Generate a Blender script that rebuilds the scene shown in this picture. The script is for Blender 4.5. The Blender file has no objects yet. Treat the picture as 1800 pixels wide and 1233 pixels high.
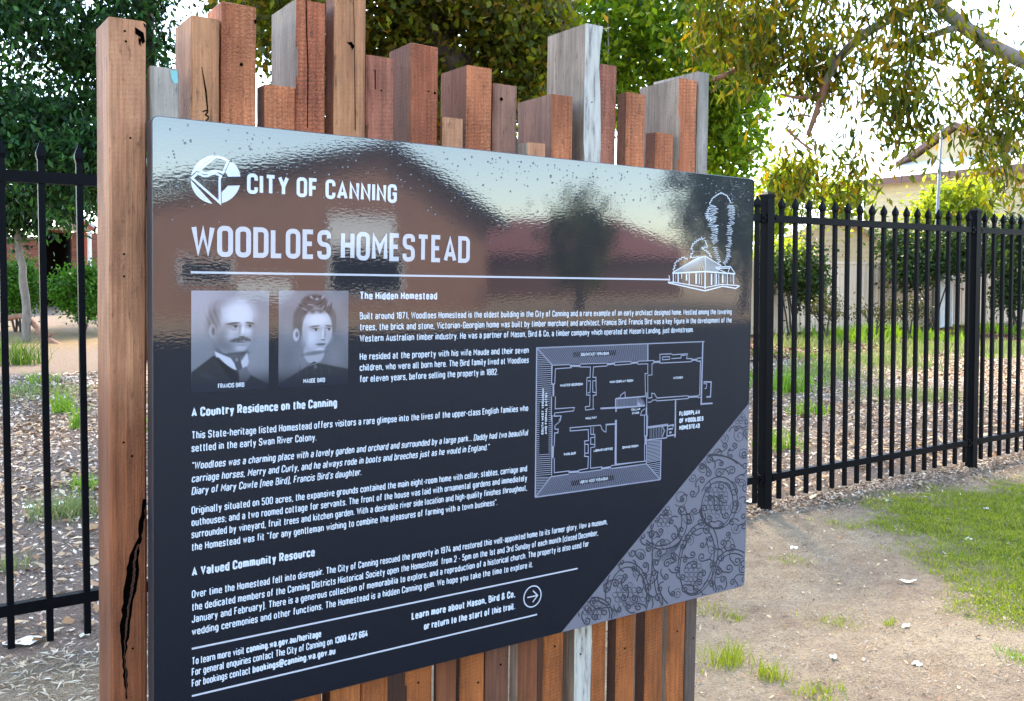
import bpy, math, random
import numpy as np
from mathutils import Vector, Matrix, noise

sc = bpy.context.scene
COL = sc.collection
R = math.radians

# ------------------------------------------------------------------ camera, sky, sun, exposure
FOC, CX, CY = 1616.0, 900.0, 558.0
_yaw, _pitch, _roll = 0.59318, 0.03765, -0.00081
CAM = np.array([0, 0, 1.5])
CF = np.array([math.sin(_yaw)*math.cos(_pitch), math.cos(_yaw)*math.cos(_pitch), -math.sin(_pitch)])
_r = np.array([math.cos(_yaw), -math.sin(_yaw), 0]); _u = np.cross(_r, CF)
CR = _r*math.cos(_roll)+_u*math.sin(_roll); CU = -_r*math.sin(_roll)+_u*math.cos(_roll)
cam_d = bpy.data.cameras.new('camera'); cam = bpy.data.objects.new('camera', cam_d); COL.objects.link(cam)
cam_d.sensor_fit = 'HORIZONTAL'; cam_d.sensor_width = 36; cam_d.lens = 36*FOC/1800
cam_d.shift_y = -(616.5-CY)/1800
cam_d.clip_start = 0.05; cam_d.clip_end = 1500
cam.matrix_world = Matrix(((CR[0], CU[0], -CF[0], 0), (CR[1], CU[1], -CF[1], 0), (CR[2], CU[2], -CF[2], 1.5), (0, 0, 0, 1)))
sc.camera = cam

SUN_EL, SUN_AZ = 50, 32            # azimuth measured from +Y towards +X
world = bpy.data.worlds.new('World'); sc.world = world; world.use_nodes = True
nt = world.node_tree; bg = nt.nodes['Background']
sky = nt.nodes.new('ShaderNodeTexSky'); sky.sky_type = 'NISHITA'; sky.sun_disc = False
sky.sun_elevation = R(SUN_EL); sky.sun_rotation = R(SUN_AZ)
sky.air_density = 1.0; sky.dust_density = 0.5; sky.ozone_density = 2.2
nt.links.new(sky.outputs[0], bg.inputs[0]); bg.inputs[1].default_value = 0.15
sun_d = bpy.data.lights.new('sun', 'SUN'); sun = bpy.data.objects.new('sun', sun_d); COL.objects.link(sun)
sun_d.energy = 1.5; sun_d.angle = R(10); sun_d.color = (1, 0.94, 0.82)
_sd = Vector((math.sin(R(SUN_AZ))*math.cos(R(SUN_EL)), math.cos(R(SUN_AZ))*math.cos(R(SUN_EL)), math.sin(R(SUN_EL))))
sun.rotation_euler = _sd.to_track_quat('Z', 'Y').to_euler()
sc.view_settings.view_transform = 'Standard'; sc.view_settings.look = 'None'
sc.view_settings.exposure = 3.12; sc.view_settings.use_white_balance = True; sc.view_settings.white_balance_temperature = 7150; sc.view_settings.gamma = 1.0; sc.view_settings.use_curve_mapping = False
sc.cycles.max_bounces = 8; sc.cycles.transparent_max_bounces = 8
try: sc.cycles.sample_clamp_indirect = 8
except Exception: pass

# ------------------------------------------------------------------ geometry helpers
def ray(x, y): return CF + CR*(x-CX)/FOC - CU*(y-CY)/FOC
def at(x, y, d): return CAM + ray(x, y)*d
def on_plane(x, y, axis, val):
    d = ray(x, y); t = (val-CAM[axis])/d[axis]; return CAM+d*t
def ground_h(x, y):
    t = y-7.0
    if t <= 0: h = 0.0
    else: h = 0.033*min(t*t/4.0 if t < 2 else t-1.0, 30.0)
    return h
def gp(x, y):
    d = ray(x, y); t = 3.0
    for _ in range(60):
        p = CAM+d*t; t += (p[2]-ground_h(p[0], p[1]))/abs(d[2])*0.5 if abs(d[2]) > 1e-4 else 0
    return CAM+d*t
def smooth(a, b, x):
    t = min(1, max(0, (x-a)/(b-a))); return t*t*(3-2*t)

def link(o, parent=None):
    COL.objects.link(o)
    if parent is not None: o.parent = parent
    return o
def tag(o, label=None, cat=None, group=None, kind=None):
    if label: o['label'] = label
    if cat: o['category'] = cat
    if group: o['group'] = group
    if kind: o['kind'] = kind
    return o
def empty(name, loc=(0, 0, 0), rz=0, label=None, cat=None, group=None):
    o = bpy.data.objects.new(name, None); o.location = loc; o.rotation_euler = (0, 0, rz)
    o.empty_display_size = 0.1
    link(o); return tag(o, label, cat, group)

class MB:
    """collects polygons; built as one mesh object"""
    def __init__(s): s.v = []; s.f = []; s.m = []; s.smooth = False
    def add(s, vs, fs, mi=0):
        n = len(s.v); s.v.extend([tuple(map(float, p)) for p in vs])
        for f in fs: s.f.append(tuple(i+n for i in f)); s.m.append(mi)
    def box(s, x0, x1, y0, y1, z0, z1, mi=0):
        s.add([(x0, y0, z0), (x1, y0, z0), (x1, y1, z0), (x0, y1, z0), (x0, y0, z1), (x1, y0, z1), (x1, y1, z1), (x0, y1, z1)],
              [(0, 3, 2, 1), (4, 5, 6, 7), (0, 1, 5, 4), (1, 2, 6, 5), (2, 3, 7, 6), (3, 0, 4, 7)], mi)
    def prism(s, poly, axis, a, b, mi=0):
        """poly: 2D points; extruded along axis from a to b (axis 1: poly=(x,z); axis 0: poly=(y,z); axis 2: (x,y))"""
        n = len(poly)
        def P(p, t):
            return (p[0], t, p[1]) if axis == 1 else (t, p[0], p[1]) if axis == 0 else (p[0], p[1], t)
        vs = [P(p, a) for p in poly]+[P(p, b) for p in poly]
        fs = [tuple(range(n))[::-1], tuple(range(n, 2*n))]+[(i, (i+1) % n, n+(i+1) % n, n+i) for i in range(n)]
        s.add(vs, fs, mi)
    def tube(s, pts, radii, seg=8, cap=True, mi=0):
        pts = [Vector(p) for p in pts]; n = len(pts); vs = []; fs = []
        ref = Vector((0.3, 0.2, 1)).normalized()
        for i, p in enumerate(pts):
            d = (pts[min(i+1, n-1)]-pts[max(i-1, 0)]).normalized()
            if abs(d.dot(ref)) > 0.95: a = d.cross(Vector((1, 0, 0))).normalized()
            else: a = d.cross(ref).normalized()
            b = d.cross(a)
            r = radii[i] if hasattr(radii, '__len__') else radii
            for k in range(seg):
                t = 2*math.pi*k/seg; vs.append(p+(a*math.cos(t)+b*math.sin(t))*r)
        for i in range(n-1):
            for k in range(seg):
                fs.append((i*seg+k, i*seg+(k+1) % seg, (i+1)*seg+(k+1) % seg, (i+1)*seg+k))
        if cap: fs.append(tuple(range(seg))[::-1]); fs.append(tuple((n-1)*seg+k for k in range(seg)))
        s.add(vs, fs, mi)
    def mesh(s, name):
        me = bpy.data.meshes.new(name); me.from_pydata(s.v, [], s.f)
        me.polygons.foreach_set('material_index', s.m)
        if s.smooth: me.polygons.foreach_set('use_smooth', [True]*len(s.f))
        me.update(); return me
    def build(s, name, mats, parent=None):
        me = s.mesh(name)
        for m in (mats if isinstance(mats, (list, tuple)) else [mats]): me.materials.append(m)
        return link(bpy.data.objects.new(name, me), parent)

def np_mesh(name, V, nper, mat, parent=None, attr=None, faces=None):
    """V: (N,3) verts; all faces have nper consecutive verts, or explicit faces array (M,nper)"""
    me = bpy.data.meshes.new(name); n = len(V)
    if faces is None: faces = np.arange(n, dtype=np.int32).reshape(-1, nper)
    M = len(faces)
    me.vertices.add(n); me.vertices.foreach_set('co', V.astype(np.float32).ravel())
    me.loops.add(M*nper); me.loops.foreach_set('vertex_index', faces.astype(np.int32).ravel())
    me.polygons.add(M); me.polygons.foreach_set('loop_start', np.arange(0, M*nper, nper, dtype=np.int32))
    try: me.polygons.foreach_set('loop_total', np.full(M, nper, dtype=np.int32))
    except Exception: pass
    me.update(calc_edges=True)
    if attr is not None:
        for k, a in attr.items():
            at_ = me.attributes.new(k, 'FLOAT_COLOR', 'POINT')
            c = np.ones((n, 4), np.float32); c[:, :3] = a; at_.data.foreach_set('color', c.ravel())
    me.materials.append(mat)
    return link(bpy.data.objects.new(name, me), parent)

# ------------------------------------------------------------------ materials
def new_mat(name):
    m = bpy.data.materials.new(name); m.use_nodes = True
    return m, m.node_tree, m.node_tree.nodes['Principled BSDF']
def N(nt, t, **kw):
    n = nt.nodes.new(t)
    for k, v in kw.items():
        if k.startswith('i_'):
            key = k[2:]; key = int(key) if key.isdigit() else key.replace('_', ' ')
            n.inputs[key].default_value = v
        else: setattr(n, k, v)
    return n
def ramp(nt, stops, interp='LINEAR'):
    n = nt.nodes.new('ShaderNodeValToRGB'); n.color_ramp.interpolation = interp
    e = n.color_ramp.elements
    while len(e) < len(stops): e.new(0.5)
    for el, (p, c) in zip(e, stops):
        el.position = p; el.color = (*c, 1) if len(c) == 3 else c
    return n
def mixc(nt, a, b, fac, mode='MIX'):
    n = nt.nodes.new('ShaderNodeMix'); n.data_type = 'RGBA'; n.blend_type = mode
    for sock, v in ((n.inputs[0], fac), (n.inputs[6], a), (n.inputs[7], b)):
        if isinstance(v, bpy.types.NodeSocket): nt.links.new(v, sock)
        elif isinstance(v, (int, float)): sock.default_value = v
        else: sock.default_value = (*v, 1) if len(v) == 3 else v
    return n.outputs[2]
def g(v): return (v, v, v)

def basic(name, col, rough=0.6, var=0.15, scale=8, bump=0.0, bscale=60, metallic=0, spec=0.5, coords='Object', stretch=(1, 1, 1)):
    m, nt, b = new_mat(name); L = nt.links
    tc = N(nt, 'ShaderNodeTexCoord'); mp = N(nt, 'ShaderNodeMapping'); mp.inputs['Scale'].default_value = stretch
    L.new(tc.outputs[coords], mp.inputs[0])
    n1 = N(nt, 'ShaderNodeTexNoise', i_Scale=scale, i_Detail=5.0, i_Roughness=0.65); L.new(mp.outputs[0], n1.inputs[0])
    lo = tuple(c*(1-var) for c in col); hi = tuple(min(1, c*(1+var)) for c in col)
    rp = ramp(nt, [(0.3, lo), (0.7, hi)]); L.new(n1.outputs[0], rp.inputs[0]); L.new(rp.outputs[0], b.inputs['Base Color'])
    b.inputs['Roughness'].default_value = rough; b.inputs['Metallic'].default_value = metallic
    b.inputs['Specular IOR Level'].default_value = spec
    if bump:
        n2 = N(nt, 'ShaderNodeTexNoise', i_Scale=bscale, i_Detail=4.0); L.new(mp.outputs[0], n2.inputs[0])
        bp = N(nt, 'ShaderNodeBump', i_Strength=bump, i_Distance=0.01); L.new(n2.outputs[0], bp.inputs['Height']); L.new(bp.outputs[0], b.inputs['Normal'])
    return m

def leaf_mat(name, cols, trans=0.45, rough=0.45, tcol=None):
    """cols: list of colours chosen per leaf"""
    m, nt, b = new_mat(name); L = nt.links
    ge = N(nt, 'ShaderNodeNewGeometry')
    rp = ramp(nt, [(i/max(1, len(cols)-1), c) for i, c in enumerate(cols)]); L.new(ge.outputs['Random Per Island'], rp.inputs[0])
    L.new(rp.outputs[0], b.inputs['Base Color']); b.inputs['Roughness'].default_value = rough
    b.inputs['Specular IOR Level'].default_value = 0.16
    tr = N(nt, 'ShaderNodeBsdfTranslucent')
    tc = mixc(nt, rp.outputs[0], tcol or (1.9, 1.75, 0.55), 1.0, 'MULTIPLY'); L.new(tc, tr.inputs[0])
    mx = N(nt, 'ShaderNodeMixShader'); mx.inputs[0].default_value = trans
    L.new(b.outputs[0], mx.inputs[1]); L.new(tr.outputs[0], mx.inputs[2])
    L.new(mx.outputs[0], nt.nodes['Material Output'].inputs[0])
    return m

def wood_mat(name, c1, c2, saw=0.5, weather=0.0, bark=False, lower=(0.34, 0.095, 0.022)):
    m, nt, b = new_mat(name); L = nt.links
    tc = N(nt, 'ShaderNodeTexCoord'); oi = N(nt, 'ShaderNodeObjectInfo')
    off = N(nt, 'ShaderNodeVectorMath', operation='SCALE'); 
    cv = N(nt, 'ShaderNodeCombineXYZ'); 
    for i in range(3): L.new(oi.outputs['Random'], cv.inputs[i])
    L.new(cv.outputs[0], off.inputs[0]); off.inputs['Scale'].default_value = 37.0
    ad = N(nt, 'ShaderNodeVectorMath', operation='ADD'); L.new(tc.outputs['Object'], ad.inputs[0]); L.new(off.outputs[0], ad.inputs[1])
    def noise_(sc_, st, det=5, rough=.6, dist=0):
        mp = N(nt, 'ShaderNodeMapping'); mp.inputs['Scale'].default_value = st; L.new(ad.outputs[0], mp.inputs[0])
        n = N(nt, 'ShaderNodeTexNoise', i_Scale=sc_, i_Detail=float(det), i_Roughness=rough, i_Distortion=dist); L.new(mp.outputs[0], n.inputs[0]); return n.outputs[0]
    grain = noise_(30, (1, 1, 0.05), 6, .65, .6)
    fine = noise_(160, (1, 1, 0.035), 3, .6)
    blot = noise_(7, (1, 1, 0.5), 4, .6)
    fleck = noise_(90, (1, 1, 0.25), 3, .7)
    rp = ramp(nt, [(0.25, c1), (0.5, tuple((a+b_)/2 for a, b_ in zip(c1, c2))), (0.75, c2)]); L.new(grain, rp.inputs[0])
    dk = ramp(nt, [(0.28, g(0.62)), (0.62, g(1.10))]); L.new(fine, dk.inputs[0])
    col = mixc(nt, rp.outputs[0], dk.outputs[0], 0.85, 'MULTIPLY')
    bl = ramp(nt, [(0.3, g(0.52)), (0.7, g(1.22))]); L.new(blot, bl.inputs[0])
    col = mixc(nt, col, bl.outputs[0], 1.0, 'MULTIPLY')
    fl = ramp(nt, [(0.60, g(1.0)), (0.70, g(0.35))]); L.new(fleck, fl.inputs[0])
    col = mixc(nt, col, fl.outputs[0], 0.7, 'MULTIPLY')
    # the lower part of the timber is darker and redder
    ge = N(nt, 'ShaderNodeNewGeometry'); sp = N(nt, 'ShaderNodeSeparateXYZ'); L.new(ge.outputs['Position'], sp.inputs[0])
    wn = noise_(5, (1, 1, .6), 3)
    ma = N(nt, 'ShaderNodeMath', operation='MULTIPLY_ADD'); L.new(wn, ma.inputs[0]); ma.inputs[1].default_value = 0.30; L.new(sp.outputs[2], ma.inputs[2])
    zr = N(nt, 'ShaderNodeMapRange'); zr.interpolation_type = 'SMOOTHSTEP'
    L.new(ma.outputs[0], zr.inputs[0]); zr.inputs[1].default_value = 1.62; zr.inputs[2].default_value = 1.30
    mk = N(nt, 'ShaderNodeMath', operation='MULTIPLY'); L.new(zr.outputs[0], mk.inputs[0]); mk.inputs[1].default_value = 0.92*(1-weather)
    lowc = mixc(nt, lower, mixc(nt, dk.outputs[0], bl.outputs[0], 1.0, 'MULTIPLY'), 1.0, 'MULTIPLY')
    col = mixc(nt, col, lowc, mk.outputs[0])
    # saw marks: close horizontal kerf lines
    mp = N(nt, 'ShaderNodeMapping'); mp.inputs['Scale'].default_value = (1, 1, 1); mp.inputs['Rotation'].default_value = (0, R(6), 0); L.new(ad.outputs[0], mp.inputs[0])
    wv = N(nt, 'ShaderNodeTexWave', wave_type='BANDS', bands_direction='Z', wave_profile='SAW', i_Scale=34.0, i_Distortion=6.0, i_Detail=3.0)
    wv.inputs['Detail Scale'].default_value = 6.0; L.new(mp.outputs[0], wv.inputs[0])
    sm = noise_(9, (1, 1, .35), 3); smr = ramp(nt, [(0.42, g(0)), (0.58, g(1))]); L.new(sm, smr.inputs[0])
    sr_ = ramp(nt, [(0.0, g(0.30)), (0.35, g(1)), (1, g(1))]); L.new(wv.outputs[0], sr_.inputs[0])
    sawf = N(nt, 'ShaderNodeMath', operation='MULTIPLY'); L.new(smr.outputs[0], sawf.inputs[0]); sawf.inputs[1].default_value = saw*.8
    col = mixc(nt, col, mixc(nt, col, sr_.outputs[0], 1.0, 'MULTIPLY'), sawf.outputs[0])
    if bark:
        n3 = noise_(75, (1, 1, .14), 6); r3 = ramp(nt, [(0.34, (.12, .10, .085)), (0.44, (.34, .30, .26)), (0.54, (.43, .385, .325)), (0.8, (.50, .455, .39))]); L.new(n3, r3.inputs[0])
        nx = N(nt, 'ShaderNodeSeparateXYZ'); L.new(ge.outputs['Normal'], nx.inputs[0])
        fr = N(nt, 'ShaderNodeMath', operation='LESS_THAN'); L.new(nx.outputs[1], fr.inputs[0]); fr.inputs[1].default_value = -0.6
        col = mixc(nt, col, r3.outputs[0], fr.outputs[0])
    L.new(col, b.inputs['Base Color']); b.inputs['Roughness'].default_value = 0.72
    b.inputs['Specular IOR Level'].default_value = 0.3
    h = N(nt, 'ShaderNodeMath', operation='MULTIPLY_ADD'); L.new(wv.outputs[0], h.inputs[0]); h.inputs[1].default_value = saw*0.7
    L.new(fine, h.inputs[2])
    bp = N(nt, 'ShaderNodeBump', i_Strength=0.85, i_Distance=0.0035); L.new(h.outputs[0], bp.inputs['Height']); L.new(bp.outputs[0], b.inputs['Normal'])
    return m

def gloss_print(name, col, attr=None, gloss=1.0):
    """printed, laminated, slightly rippled panel face"""
    m, nt, b = new_mat(name); L = nt.links
    if attr:
        a = N(nt, 'ShaderNodeAttribute', attribute_name=attr); L.new(a.outputs['Color'], b.inputs['Base Color'])
    else: b.inputs['Base Color'].default_value = (*col, 1)
    b.inputs['Roughness'].default_value = 0.5; b.inputs['Specular IOR Level'].default_value = 0.2
    tc = N(nt, 'ShaderNodeTexCoord'); mp = N(nt, 'ShaderNodeMapping'); mp.inputs['Scale'].default_value = (0.55, 1, 1.5); L.new(tc.outputs['Object'], mp.inputs[0])
    n1 = N(nt, 'ShaderNodeTexNoise', i_Scale=150.0, i_Detail=1.5); L.new(mp.outputs[0], n1.inputs[0])
    n2 = N(nt, 'ShaderNodeTexNoise', i_Scale=7.0, i_Detail=1.0); L.new(mp.outputs[0], n2.inputs[0])
    ad = N(nt, 'ShaderNodeMath', operation='MULTIPLY_ADD'); L.new(n2.outputs[0], ad.inputs[0]); ad.inputs[1].default_value = 1.2; L.new(n1.outputs[0], ad.inputs[2])
    bp = N(nt, 'ShaderNodeBump', i_Strength=0.115, i_Distance=0.0004); L.new(ad.outputs[0], bp.inputs['Height'])
    L.new(bp.outputs[0], b.inputs['Coat Normal'])
    b.inputs['Coat Weight'].default_value = gloss; b.inputs['Coat IOR'].default_value = 1.9; b.inputs['Coat Roughness'].default_value = 0.032
    return m

M = {}
M['steel'] = basic('black_powdercoat', (0.0025, 0.0026, 0.0036), 0.5, 0.2, 30, 0.05, 200, spec=.05)
M['navy'] = gloss_print('navy_print', (0.0018, 0.0024, 0.0062))
M['edge'] = basic('panel_edge', (0.02, 0.021, 0.027), 0.35, 0.1)
M['ink'] = gloss_print('white_ink', (0.52, 0.53, 0.56), gloss=0.55)
M['ink_soft'] = gloss_print('lavender_ink', (0.42, 0.405, 0.43), gloss=0.55)
M['ink_line'] = gloss_print('line_ink', (0.24, 0.235, 0.285), gloss=0.5)
M['ink_grey'] = gloss_print('grey_ink', (0.055, 0.054, 0.075))
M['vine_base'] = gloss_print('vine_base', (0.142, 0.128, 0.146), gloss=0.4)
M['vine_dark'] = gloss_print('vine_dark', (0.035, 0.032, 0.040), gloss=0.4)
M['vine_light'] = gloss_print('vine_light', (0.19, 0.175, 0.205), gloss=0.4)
M['photo'] = gloss_print('portrait_print', (1, 1, 1), attr='tone', gloss=0.6)
M['border'] = gloss_print('border_ink', (0.002, 0.002, 0.004))
m, nt, b = new_mat('raindrop'); b.inputs['Base Color'].default_value = (0.9, 0.95, 1, 1); b.inputs['Roughness'].default_value = 0.02
b.inputs['Transmission Weight'].default_value = 1; b.inputs['IOR'].default_value = 1.33; M['drop'] = m
m, nt, b = new_mat('black_crack'); b.inputs['Base Color'].default_value = (0.0012, 0.0009, 0.0008, 1); b.inputs['Roughness'].default_value = 1; b.inputs['Specular IOR Level'].default_value = 0.0; M['crack'] = m
m, nt, b = new_mat('dark_glass'); b.inputs['Base Color'].default_value = (0.01, 0.012, 0.014, 1); b.inputs['Roughness'].default_value = 0.05; M['glass'] = m
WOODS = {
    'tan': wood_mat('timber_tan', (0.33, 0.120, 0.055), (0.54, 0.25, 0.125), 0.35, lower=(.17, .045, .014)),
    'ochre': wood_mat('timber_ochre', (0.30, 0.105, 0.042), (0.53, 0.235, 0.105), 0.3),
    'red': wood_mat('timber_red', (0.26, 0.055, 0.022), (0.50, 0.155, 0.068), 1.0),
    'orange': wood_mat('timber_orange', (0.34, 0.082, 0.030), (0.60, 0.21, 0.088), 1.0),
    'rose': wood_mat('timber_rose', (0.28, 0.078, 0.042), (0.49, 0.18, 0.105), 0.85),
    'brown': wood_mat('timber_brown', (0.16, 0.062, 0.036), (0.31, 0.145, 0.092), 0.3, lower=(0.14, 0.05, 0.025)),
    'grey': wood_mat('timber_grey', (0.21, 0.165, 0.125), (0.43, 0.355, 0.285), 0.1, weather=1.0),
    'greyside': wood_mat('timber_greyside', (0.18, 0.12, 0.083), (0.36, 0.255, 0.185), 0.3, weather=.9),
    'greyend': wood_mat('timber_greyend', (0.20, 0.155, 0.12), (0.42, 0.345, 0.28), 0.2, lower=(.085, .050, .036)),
    'shaded_brown': wood_mat('timber_shaded_brown', (0.14, 0.042, 0.019), (0.27, 0.098, 0.050), 0.7, lower=(.055, .018, .009)),  # own dark brown, deepened to stand for shade between the planks
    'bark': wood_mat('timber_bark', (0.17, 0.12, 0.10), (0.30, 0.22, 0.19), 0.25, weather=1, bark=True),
}
# ------------------------------------------------------------------ ground
def axis(lo, hi, dlo, dhi, step):
    a = list(np.arange(dlo, dhi+1e-6, step)); s = step
    while a[-1] < hi: s *= 1.16; a.append(a[-1]+s)
    s = step; pre = []; x = dlo
    while x > lo: s *= 1.16; x -= s; pre.append(x)
    return np.array(pre[::-1]+a)
gx = axis(-420, 460, 1.8, 7.6, 0.032); gy = axis(-400, 700, 0.9, 4.6, 0.032)
LAWN = [gp(1540, 884)[:2], gp(1570, 918)[:2], gp(1630, 948)[:2], gp(1668, 990)[:2], gp(1700, 1040)[:2], gp(1735, 1075)[:2], gp(1785, 1090)[:2], gp(1840, 1105)[:2],
        np.array([6.3, 0.9]), np.array([8.0, 1.2]), gp(1830, 850)[:2], gp(1700, 868)[:2], gp(1600, 872)[:2]]
def poly_dist(x, y, P):
    """signed distance, positive inside"""
    inside = False; best = 1e9; n = len(P)
    for i in range(n):
        x0, y0 = P[i][0], P[i][1]; x1, y1 = P[(i+1) % n][0], P[(i+1) % n][1]
        if (y0 > y) != (y1 > y) and x < (x1-x0)*(y-y0)/(y1-y0)+x0: inside = not inside
        dx, dy = x1-x0, y1-y0; t = max(0, min(1, ((x-x0)*dx+(y-y0)*dy)/(dx*dx+dy*dy+1e-12)))
        best = min(best, math.hypot(x-x0-t*dx, y-y0-t*dy))
    return best if inside else -best
def lawn_amt(x, y):
    if x < 2.5 or x > 9 or y > 4.2 or y < -0.5: return 0
    d = poly_dist(x, y, LAWN)+0.30*noise.noise(Vector((x*2.3, y*2.3, 0)))+0.22*noise.noise(Vector((x*8, y*8, 3)))
    return smooth(-0.28, 0.42, d)
FENCE_Y = 4.02
def path_amt(x, y):
    return smooth(18.2, 18.9, y+0.5*noise.noise(Vector((x*.5, 0, 9))))*(1-smooth(22.3, 23.0, y+0.5*noise.noise(Vector((x*.5, 5, 9)))))*(1-smooth(8, 10, x))
def mulch_amt(x, y):
    return smooth(FENCE_Y-0.35, FENCE_Y+0.10, y+0.35*noise.noise(Vector((x*1.7, y*1.7, 5)))-0.0*x)
def relief(x, y):
    if x < -2 or x > 12 or y < -1 or y > 9: return 0
    v = 0.016*noise.noise(Vector((x*1.6, y*1.6, 1)))+0.014*noise.noise(Vector((x*6, y*6, 2)))+0.007*noise.noise(Vector((x*17, y*17, 2)))
    if 2 < x < 7 and .5 < y < 4:
        v += 0.006*noise.noise(Vector((x*30, y*30, 4)))
        for fx, fy, fc, fs_ in FEET:
            dx, dy = x-fx, y-fy
            if dx*dx+dy*dy < .09:
                p, q = (dx*fc+dy*fs_)/.13, (-dx*fs_+dy*fc)/.052; d = p*p+q*q
                v += -.014*math.exp(-d*d)+.006*math.exp(-((math.sqrt(d)-1.35)**2)*9)
    return v
FEET = []
for fx, fy, fa in [(1430, 1080, 20), (1560, 1050, 200), (1380, 1010, 60), (1500, 1140, 10), (1625, 1180, 40), (1345, 1075, 120), (1480, 1190, 75), (1540, 985, 30), (1420, 930, 15), (1690, 1170, 160), (1600, 1125, 95), (1320, 960, 45)]:
    p_ = gp(fx, fy); FEET.append((p_[0], p_[1], math.cos(R(fa)), math.sin(R(fa))))
nx_, ny_ = len(gx), len(gy)
V = np.zeros((ny_, nx_, 3)); Z = np.zeros((ny_, nx_, 3))
for j, yy in enumerate(gy):
    for i, xx in enumerate(gx):
        V[j, i] = (xx, yy, ground_h(xx, yy)+relief(xx, yy))
        Z[j, i] = (lawn_amt(xx, yy), mulch_amt(xx, yy), path_amt(xx, yy))
idx = np.arange(nx_*ny_).reshape(ny_, nx_)
F4 = np.stack([idx[:-1, :-1], idx[:-1, 1:], idx[1:, 1:], idx[1:, :-1]], -1).reshape(-1, 4)

m, nt, b = new_mat('ground_surface'); L = nt.links
tc = N(nt, 'ShaderNodeTexCoord'); za = N(nt, 'ShaderNodeAttribute', attribute_name='zone'); zs = N(nt, 'ShaderNodeSeparateXYZ'); L.new(za.outputs['Color'], zs.inputs[0])
def gn(scale, det=6, r=.65, st=(1, 1, 1)):
    mp = N(nt, 'ShaderNodeMapping'); mp.inputs['Scale'].default_value = st; L.new(tc.outputs['Object'], mp.inputs[0])
    n = N(nt, 'ShaderNodeTexNoise', i_Scale=scale, i_Detail=float(det), i_Roughness=r); L.new(mp.outputs[0], n.inputs[0]); return n.outputs[0]
big = gn(1.3); mid = gn(9); fin = gn(85, 4, .7); grit = gn(260, 2, .6)
sand = ramp(nt, [(0.30, (.34, .21, .13)), (0.5, (.51, .345, .215)), (0.72, (.67, .48, .30))]); L.new(mid, sand.inputs[0])
sand2 = ramp(nt, [(0.32, (.33, .215, .135)), (0.68, (.70, .53, .32))]); L.new(big, sand2.inputs[0])
sc_ = mixc(nt, sand.outputs[0], sand2.outputs[0], 0.45)
fr = ramp(nt, [(0.28, g(.50)), (0.5, g(.98)), (0.75, g(1.22))]); L.new(fin, fr.inputs[0])
sc_ = mixc(nt, sc_, fr.outputs[0], 0.9, 'MULTIPLY')
gr_ = ramp(nt, [(0.30, g(.55)), (0.45, g(1)), (0.7, g(1.25))]); L.new(grit, gr_.inputs[0])
sc_ = mixc(nt, sc_, gr_.outputs[0], 0.7, 'MULTIPLY')
soil = ramp(nt, [(0.3, (.16, .10, .07)), (0.6, (.34, .245, .18)), (0.8, (.48, .38, .30))]); L.new(fin, soil.inputs[0])
turf = ramp(nt, [(0.3, (.09, .12, .022)), (0.7, (.20, .21, .06))]); L.new(fin, turf.inputs[0])
pathc = ramp(nt, [(0.3, (.26, .165, .075)), (0.7, (.38, .25, .125))]); L.new(mid, pathc.inputs[0])
sy = N(nt, 'ShaderNodeSeparateXYZ'); L.new(tc.outputs['Object'], sy.inputs[0])
r1 = N(nt, 'ShaderNodeMapRange'); L.new(sy.outputs[1], r1.inputs[0]); r1.inputs[1].default_value = 1.46; r1.inputs[2].default_value = 1.42
r2 = N(nt, 'ShaderNodeMapRange'); L.new(sy.outputs[1], r2.inputs[0]); r2.inputs[1].default_value = -15.2; r2.inputs[2].default_value = -15.0
rm = N(nt, 'ShaderNodeMath', operation='MULTIPLY'); L.new(r1.outputs[0], rm.inputs[0]); L.new(r2.outputs[0], rm.inputs[1])
asp = ramp(nt, [(.3, (.012, .013, .017)), (.7, (.022, .023, .028))]); L.new(fin, asp.inputs[0])
sc_ = mixc(nt, sc_, asp.outputs[0], rm.outputs[0])   # dark lane added out of view to keep bright sand out of the sign's reflection
c = mixc(nt, sc_, soil.outputs[0], zs.outputs[1]); c = mixc(nt, c, pathc.outputs[0], zs.outputs[2]); c = mixc(nt, c, turf.outputs[0], zs.outputs[0])
L.new(c, b.inputs['Base Color']); b.inputs['Roughness'].default_value = .95; b.inputs['Specular IOR Level'].default_value = .15
hh = N(nt, 'ShaderNodeMath', operation='MULTIPLY_ADD'); L.new(fin, hh.inputs[0]); hh.inputs[1].default_value = .8; L.new(mid, hh.inputs[2])
bp = N(nt, 'ShaderNodeBump', i_Strength=1.0, i_Distance=.06); L.new(hh.outputs[0], bp.inputs['Height']); L.new(bp.outputs[0], b.inputs['Normal'])
M['ground'] = m
gnd = np_mesh('ground', V.reshape(-1, 3), 4, m, attr={'zone': Z.reshape(-1, 3)}, faces=F4); tag(gnd, kind='structure')
gnd.data.polygons.foreach_set('use_smooth', [True]*len(F4))

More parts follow.
